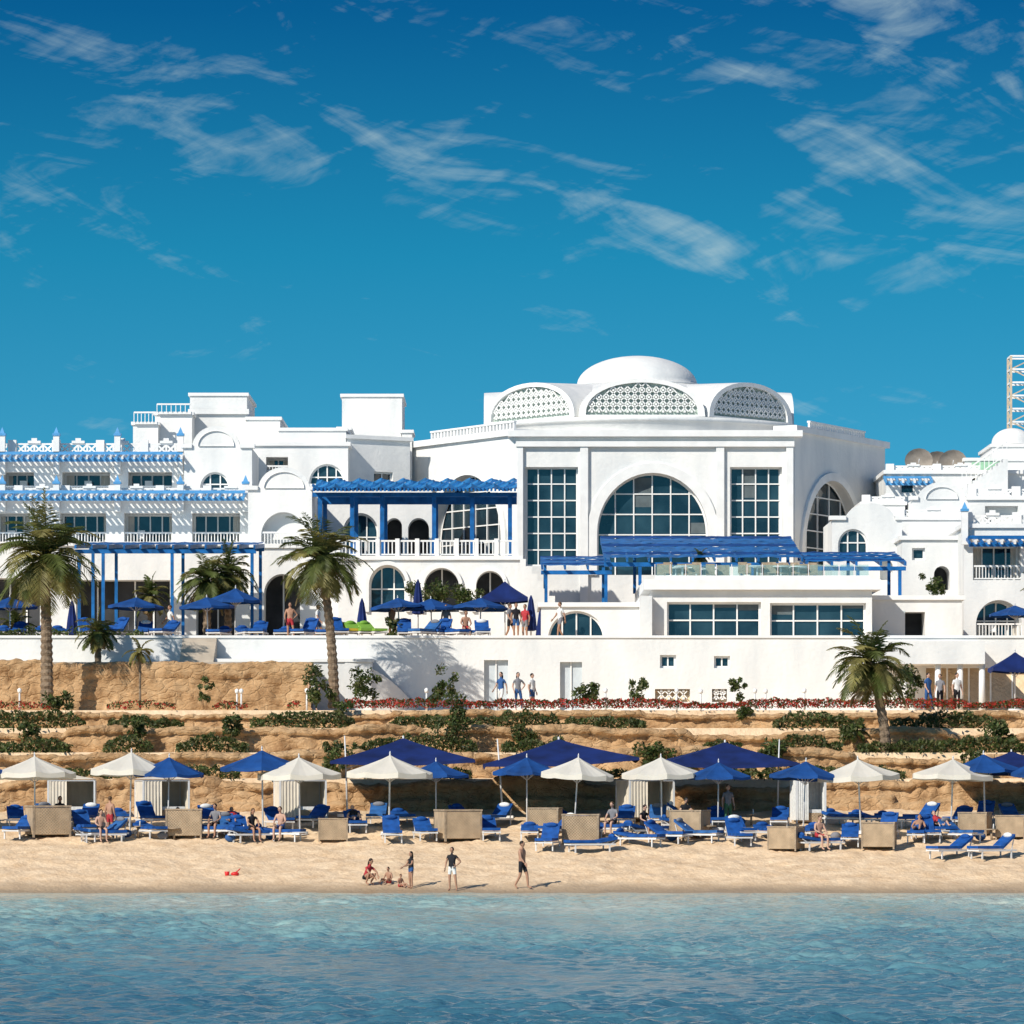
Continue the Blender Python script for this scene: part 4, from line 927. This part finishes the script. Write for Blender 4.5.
def person(pose,loc,H,yaw,top,bot,skin=SKIN,hair=HAIR,longh=False,shorts=.55,female=False,name='person',seat=None):
    j=POSES[pose](); keys=list(j.keys()); sc=H/1.74
    me=bpy.data.meshes.new('tmp'); me.from_pydata([tuple(j[k]) for k in keys],[(keys.index(a),keys.index(c)) for a,c,_ in BON],[])
    o=link(bpy.data.objects.new('tmp',me)); md=o.modifiers.new('s','SKIN'); md.use_smooth_shade=True
    sv=me.skin_vertices[0].data
    for i,k in enumerate(keys):
        r=RAD[k]; 
        if female and k in('sl','sr','ch'): r*=.88
        sv[i].radius=(r,r); sv[i].use_root=(k=='pel')
    sb=o.modifiers.new('ss','SUBSURF'); sb.levels=1
    dg=bpy.context.evaluated_depsgraph_get(); dg.update(); ev=o.evaluated_get(dg); em=ev.to_mesh()
    V=[v.co.copy() for v in em.vertices]; Fs=[list(p.vertices) for p in em.polygons]; Cn=[p.center.copy() for p in em.polygons]
    ev.to_mesh_clear(); bpy.data.objects.remove(o); bpy.data.meshes.remove(me)
    b=B()
    lab=[]
    for c in Cn:
        best=None
        for a,d,l in BON:
            p,q=j[a],j[d]; t=max(0,min(1,(c-p).dot(q-p)/(q-p).length_squared)); ds=(c-(p+(q-p)*t)).length-(.05 if l in('torso','belly','hip') else 0)
            if best is None or ds<best[0]: best=(ds,l,t)
        _,l,t=best; m=skin
        if l in('torso','belly') and top: m=top
        if l=='uarm' and top and t<.6 and top is not CB: m=top
        if l=='hip' or (l=='belly' and t<.35 and not top) : m=bot
        if l=='thigh' and t<shorts: m=bot
        if l=='calf' and shorts>1: m=bot
        if l=='thigh' and shorts>1: m=bot
        lab.append(m)
    for m in set(lab):
        b.add([], [], m)
    off=len(b.v); b.v+=V
    for f,m in zip(Fs,lab): b.f.append([i+off for i in f]); b.fm.append(b.mi(m)); b.fp.append('x'); b.fs.append(True)
    hd=j['hd']; hb=j['hb']; up=(hd-hb).normalized(); fw=Vector((0,-1,0)); fw=(fw-up*fw.dot(up)).normalized(); sd=up.cross(fw)*-1
    c=hd+up*.01
    b.M=Matrix(((sd.x,-fw.x,up.x,c.x),(sd.y,-fw.y,up.y,c.y),(sd.z,-fw.z,up.z,c.z),(0,0,0,1)))
    def hf(v):
        k=max(0,-v.z); return Vector((v.x*(1-.32*k),v.y*(1-.15*k)+(-.12*k),v.z))
    b.ell((0,0,0),(.077,.096,.118),skin,16,12,hf)
    b.add([(0,-.118,-.01),(-.014,-.088,-.034),(.014,-.088,-.034),(0,-.092,.02)],[(0,1,3),(0,3,2),(0,2,1)],skin)
    for s in(-1,1):
        b.ell((s*.03,-.084,.008),(.013,.009,.008),EYE,8,5); b.ell((s*.078,.0,-.01),(.012,.022,.032),skin,8,6); b.ell((s*.03,-.088,.027),(.018,.006,.004),hair,6,4)
    b.ell((0,-.088,-.055),(.022,.008,.007),LIP,8,5)
    b.ell((0,.018,.026),(.086,.098,.104),hair,16,10,lambda v:Vector((v.x,max(v.y,-.80),(v.z if v.z>-.0 else (v.z*(.9 if v.y>.15 else .0))))))
    if longh: b.ell((0,.075,-.09),(.075,.04,.16),hair,10,8)
    b.M=Matrix.Identity(4)
    for w,e,s in(('wl','el',1),('wr','er',-1)):
        W=j[w]; d=(W-j[e]).normalized(); a=Vector((0,-1,0)); a=(a-d*a.dot(d)); a=a.normalized() if a.length>.1 else Vector((1,0,0)); n=d.cross(a).normalized()
        b.M=Matrix(((a.x,n.x,d.x,W.x),(a.y,n.y,d.y,W.y),(a.z,n.z,d.z,W.z),(0,0,0,1)))
        b.ell((0,0,.045),(.042,.018,.058),skin,10,8)
        for q,(fx,fl) in enumerate(((.029,.062),(.010,.074),(-.010,.068),(-.028,.052))):
            b.tube([(fx,0,.07),(fx*1.08,.004,.09+fl*.35),(fx*1.1,.016,.09+fl*.7),(fx*1.1,.032,.088+fl)],[.0095,.009,.008,.006],skin,6)
        b.tube([(.03,0,.02),(.055,.006,.05),(.06,.014,.083)],[.013,.011,.008],skin,6)
    b.M=Matrix.Identity(4)
    o=b.finish(name,org=(0,0,0)); o.location=loc; o.rotation_euler=(0,0,yaw); o.scale=(sc,sc,sc)
    if pose in('bench','recline'):
        inst('sun_lounger',LM[2 if pose=='bench' else 0],loc,yaw+(math.pi/2 if pose=='bench' else 0))
    return o
def bp(px,py): return beach(px,py)
person('walk',bp(522,889),1.76,math.radians(60),None,CB,SKIN,HAIR,shorts=.75)
person('hips',bp(452,891),1.60,math.radians(-20),CB,CW,SKIN,HAIR,shorts=.5)
person('reach',bp(411,889),1.38,math.radians(-60),CB,CBL,SKIN,HAIR,longh=True,shorts=.25,female=True)
person('crouch',bp(368,885),1.62,math.radians(50),CR,CB,SKIN,HAIR,longh=True,shorts=.3,female=True)
person('sit',bp(388,884),1.15,math.radians(-30),None,CR,SKIN,HAIR,shorts=.4)
person('sit',bp(401,888),.95,math.radians(40),None,CR,SKIN,HAIR2,shorts=.4)
for px,py,po,H,yaw,t,bo,kw in ((110,838,'stand',1.65,2.6,None,CR,{}),(101,842,'bench',1.6,.4,None,CB,{}),(253,842,'bench',1.65,.5,CB,CB,dict(longh=True,female=True)),(280,841,'bench',1.7,-.3,None,CBL,{}),
    (60,830,'bench',1.7,.2,CB,CG,{}),(686,832,'bench',1.75,.2,CB,CG,{}),(728,828,'stand',1.75,.3,CG,CGN,dict(shorts=1.2)),(820,850,'bench',1.7,.5,None,CR,{}),(940,838,'recline',1.7,.3,CR,CB,dict(female=True)),(612,836,'bench',1.7,-.5,CG,CB,{}),(918,842,'recline',1.7,-.2,None,CBL,{}),
    (178,834,'recline',1.7,.1,None,CBL,{}),(645,838,'bench',1.65,.7,CB,CB,dict(female=True)),(232,834,'recline',1.7,.1,CR,CB,{}),(215,838,'bench',1.7,-.3,CG,CB,{}),(355,832,'recline',1.7,.2,CB,CBL,{})):
    person(po,bp(px,py),H,yaw,t,bo,SKIN if R.random()<.6 else SKIN2,HAIR if R.random()<.6 else HAIR2,**kw)
for px,Y,po,H,yaw,t,bo,kw in ((501,184.5,'walk',1.72,-.6,CBL,CW,dict(female=True,longh=True,shorts=.8)),(518,185,'hips',1.72,.3,CG,CBL,dict(shorts=1.2,female=True,longh=True)),(532,186,'stand',1.7,.9,CW,CBL,dict(shorts=.6)),(314,185,'stand',1.75,.2,CW,CB,dict(shorts=1.2)),(928,186,'walk',1.72,.6,CBL,CBL,dict(shorts=1.2)),(940,187,'stand',1.7,-.4,CG,CB,dict(shorts=1.2)),(957,187,'stand',1.75,.4,CW,CB,dict(shorts=1.2))):
    person(po,(wx(px,Y),Y,7.4),H,yaw,t,bo,SKIN2,HAIR,**kw)
for px,Y,po,yaw,t,bo in ((516,195,'stand',.2,CB,CBL),(510,196,'walk',.9,CG,CB),(290,194.5,'hips',.1,None,CR),(318,197,'walk',1.2,CW,CBL),(525,196.5,'stand',-.5,CR,CG),(560,194,'walk',-1,CW,CG),(392,197,'walk',.7,None,CBL),(446,196.8,'stand',-.3,CG,CB),(466,195.5,'bench',.2,None,CR),(170,197.5,'walk',-1.1,CW,CB)):
    person(po,(wx(px,Y),Y,11),1.74,yaw,t,bo,SKIN,HAIR2)
b=B(); p=bp(235,876); b.ell((p.x,p.y,p.z+.08),(.16,.10,.08),RED,10,6); b.tube([(p.x,p.y,p.z+.1),(p.x+.2,p.y,p.z+.28)],[.03,.02],RED,6); b.lathe((p.x-.3,p.y),[(.0,p.z),(.07,p.z),(.10,p.z+.17),(.09,p.z+.17)],RED,10); b.finish('beach_toy')
for i in range(12):
    Y=R.uniform(184,186); px=R.choice([240,310,420,470,540,610,670,760,800,850,700,20])+R.uniform(-8,8)
    b=B(); x=wx(px,Y); b.tube([(x,Y,7.38),(x,Y,8.2)],[.05,.04],METAL,8); b.lathe((x,Y),[(.04,8.2),(.09,8.22),(.10,8.36),(.02,8.42)],WHITE2,10); b.finish('path_lamp')
# ================================================================ LIGHT, SKY, CAMERA
sc=bpy.context.scene
ts=Vector((-.86,-1,.92)).normalized()
sun=bpy.data.lights.new('sun','SUN'); sun.energy=4.9; sun.angle=math.radians(.5); sun.color=(1,.94,.84)
so=link(bpy.data.objects.new('sun',sun)); so.rotation_euler=(-ts).to_track_quat('-Z','Y').to_euler(); so.location=(-40,-40,60)
w=bpy.data.worlds.new('World'); sc.world=w; w.use_nodes=True; n=w.node_tree.nodes; l=w.node_tree.links
bg=n['Background']; bg.inputs[1].default_value=.10
tc=n.new('ShaderNodeTexCoord'); ad=n.new('ShaderNodeVectorMath'); ad.operation='ADD'; ad.inputs[1].default_value=(0,0,.30); l.new(tc.outputs['Generated'],ad.inputs[0])
nm=n.new('ShaderNodeVectorMath'); nm.operation='NORMALIZE'; l.new(ad.outputs[0],nm.inputs[0])
sky=n.new('ShaderNodeTexSky'); sky.sky_type='NISHITA'; sky.sun_disc=False; sky.sun_elevation=math.asin(ts.z); sky.sun_rotation=math.atan2(ts.x,ts.y); sky.altitude=0; sky.air_density=1.0; sky.dust_density=.3; sky.ozone_density=3
l.new(nm.outputs[0],sky.inputs[0])
sp=n.new('ShaderNodeSeparateXYZ'); l.new(tc.outputs['Generated'],sp.inputs[0])
rp=n.new('ShaderNodeValToRGB'); e=rp.color_ramp.elements; e[0].position=0; e[0].color=(.42,1.14,1.04,1); e[1].position=1; e[1].color=(.65,.68,.68,1)
x=e.new(.08); x.color=(.24,1.10,.97,1); x=e.new(.13); x.color=(.08,.90,.85,1); x=e.new(.19); x.color=(.015,.44,.60,1); x=e.new(.45); x.color=(.5,.7,.75,1)
l.new(sp.outputs[2],rp.inputs[0])
gm=n.new('ShaderNodeMix'); gm.data_type='RGBA'; gm.blend_type='MULTIPLY'; gm.inputs[0].default_value=1; gm.inputs[7].default_value=(1.38,1.32,1.42,1); l.new(rp.outputs[0],gm.inputs[6])
mu=n.new('ShaderNodeMix'); mu.data_type='RGBA'; mu.blend_type='MULTIPLY'; mu.inputs[0].default_value=1; l.new(sky.outputs[0],mu.inputs[6]); l.new(gm.outputs[2],mu.inputs[7])
# cirrus: cloud density = stretched noise + local cover, softly thresholded
def cirrus(rot,sx,sz,dist,seed,rough):
    mp=n.new('ShaderNodeMapping'); mp.vector_type='TEXTURE'; mp.inputs['Location'].default_value=(seed,0,seed*.3); mp.inputs['Rotation'].default_value=(0,math.radians(rot),0); mp.inputs['Scale'].default_value=(sx,.5,sz); l.new(tc.outputs['Generated'],mp.inputs[0])
    c=n.new('ShaderNodeTexNoise'); c.inputs['Scale'].default_value=1; c.inputs['Detail'].default_value=14; c.inputs['Roughness'].default_value=rough; c.inputs['Distortion'].default_value=dist; l.new(mp.outputs[0],c.inputs[0]); return c
def math2(op,a,b_,clamp=False):
    m=n.new('ShaderNodeMath'); m.operation=op; m.use_clamp=clamp
    for i,v in enumerate((a,b_)):
        if isinstance(v,(int,float)): m.inputs[i].default_value=v
        else: l.new(v,m.inputs[i])
    return m.outputs[0]
c1=cirrus(14,.052,.014,1.0,.3,.60); c2=cirrus(-22,.030,.006,.5,.9,.62)
dens=math2('ADD',math2('MULTIPLY',c1.outputs['Fac'],.70),math2('MULTIPLY',c2.outputs['Fac'],.30))
def blob(px,py,rx,rz,amp,rot=0):
    v=n.new('ShaderNodeMapping'); v.vector_type='TEXTURE'
    d=Vector(((px-512)/F,1,(HY-py)/F)).normalized()
    v.inputs['Location'].default_value=d; v.inputs['Rotation'].default_value=(0,rot,0); v.inputs['Scale'].default_value=(rx/F,1,rz/F)
    l.new(tc.outputs['Generated'],v.inputs[0]); le=n.new('ShaderNodeVectorMath'); le.operation='LENGTH'; l.new(v.outputs[0],le.inputs[0])
    r=n.new('ShaderNodeMapRange'); r.interpolation_type='SMOOTHSTEP'; r.inputs['From Min'].default_value=0; r.inputs['From Max'].default_value=1; r.inputs['To Min'].default_value=amp; r.inputs['To Max'].default_value=0; l.new(le.outputs['Value'],r.inputs['Value']); return r.outputs[0]
acc=None
for q in((880,55,380,170,.95,.2),(935,125,150,70,.45,-.5),(985,250,190,62,1.3,-.2),(460,180,320,62,1.0,.2),(680,250,170,52,1.1,.2),(90,210,360,100,.62,.25),(825,215,75,90,.55,0),(450,120,620,240,.25,.2),(90,50,220,60,.4,.2)):
    r=blob(*q); acc=r if acc is None else math2('ADD',acc,r)
acc=math2('MINIMUM',acc,1.35)
f=math2('SUBTRACT',math2('ADD',dens,math2('MULTIPLY',acc,.145)),.585)
f=math2('MULTIPLY',f,3.4,True)
f=math2('MULTIPLY',math2('POWER',f,1.2),.78)
mc=n.new('ShaderNodeMix'); mc.data_type='RGBA'; l.new(f,mc.inputs[0]); l.new(mu.outputs[2],mc.inputs[6]); mc.inputs[7].default_value=(5.6,7.0,6.9,1)
l.new(mc.outputs[2],bg.inputs[0])
cam=bpy.data.cameras.new('camera'); cam.lens=F/1024*36; cam.sensor_width=36; cam.shift_y=(HY-512)/1024; cam.clip_end=10000; cam.clip_start=.5
co=link(bpy.data.objects.new('camera',cam)); co.location=(0,0,CH); co.rotation_euler=(math.pi/2,0,0); sc.camera=co
sc.view_settings.view_transform='Standard'; sc.view_settings.look='None'; sc.view_settings.exposure=0
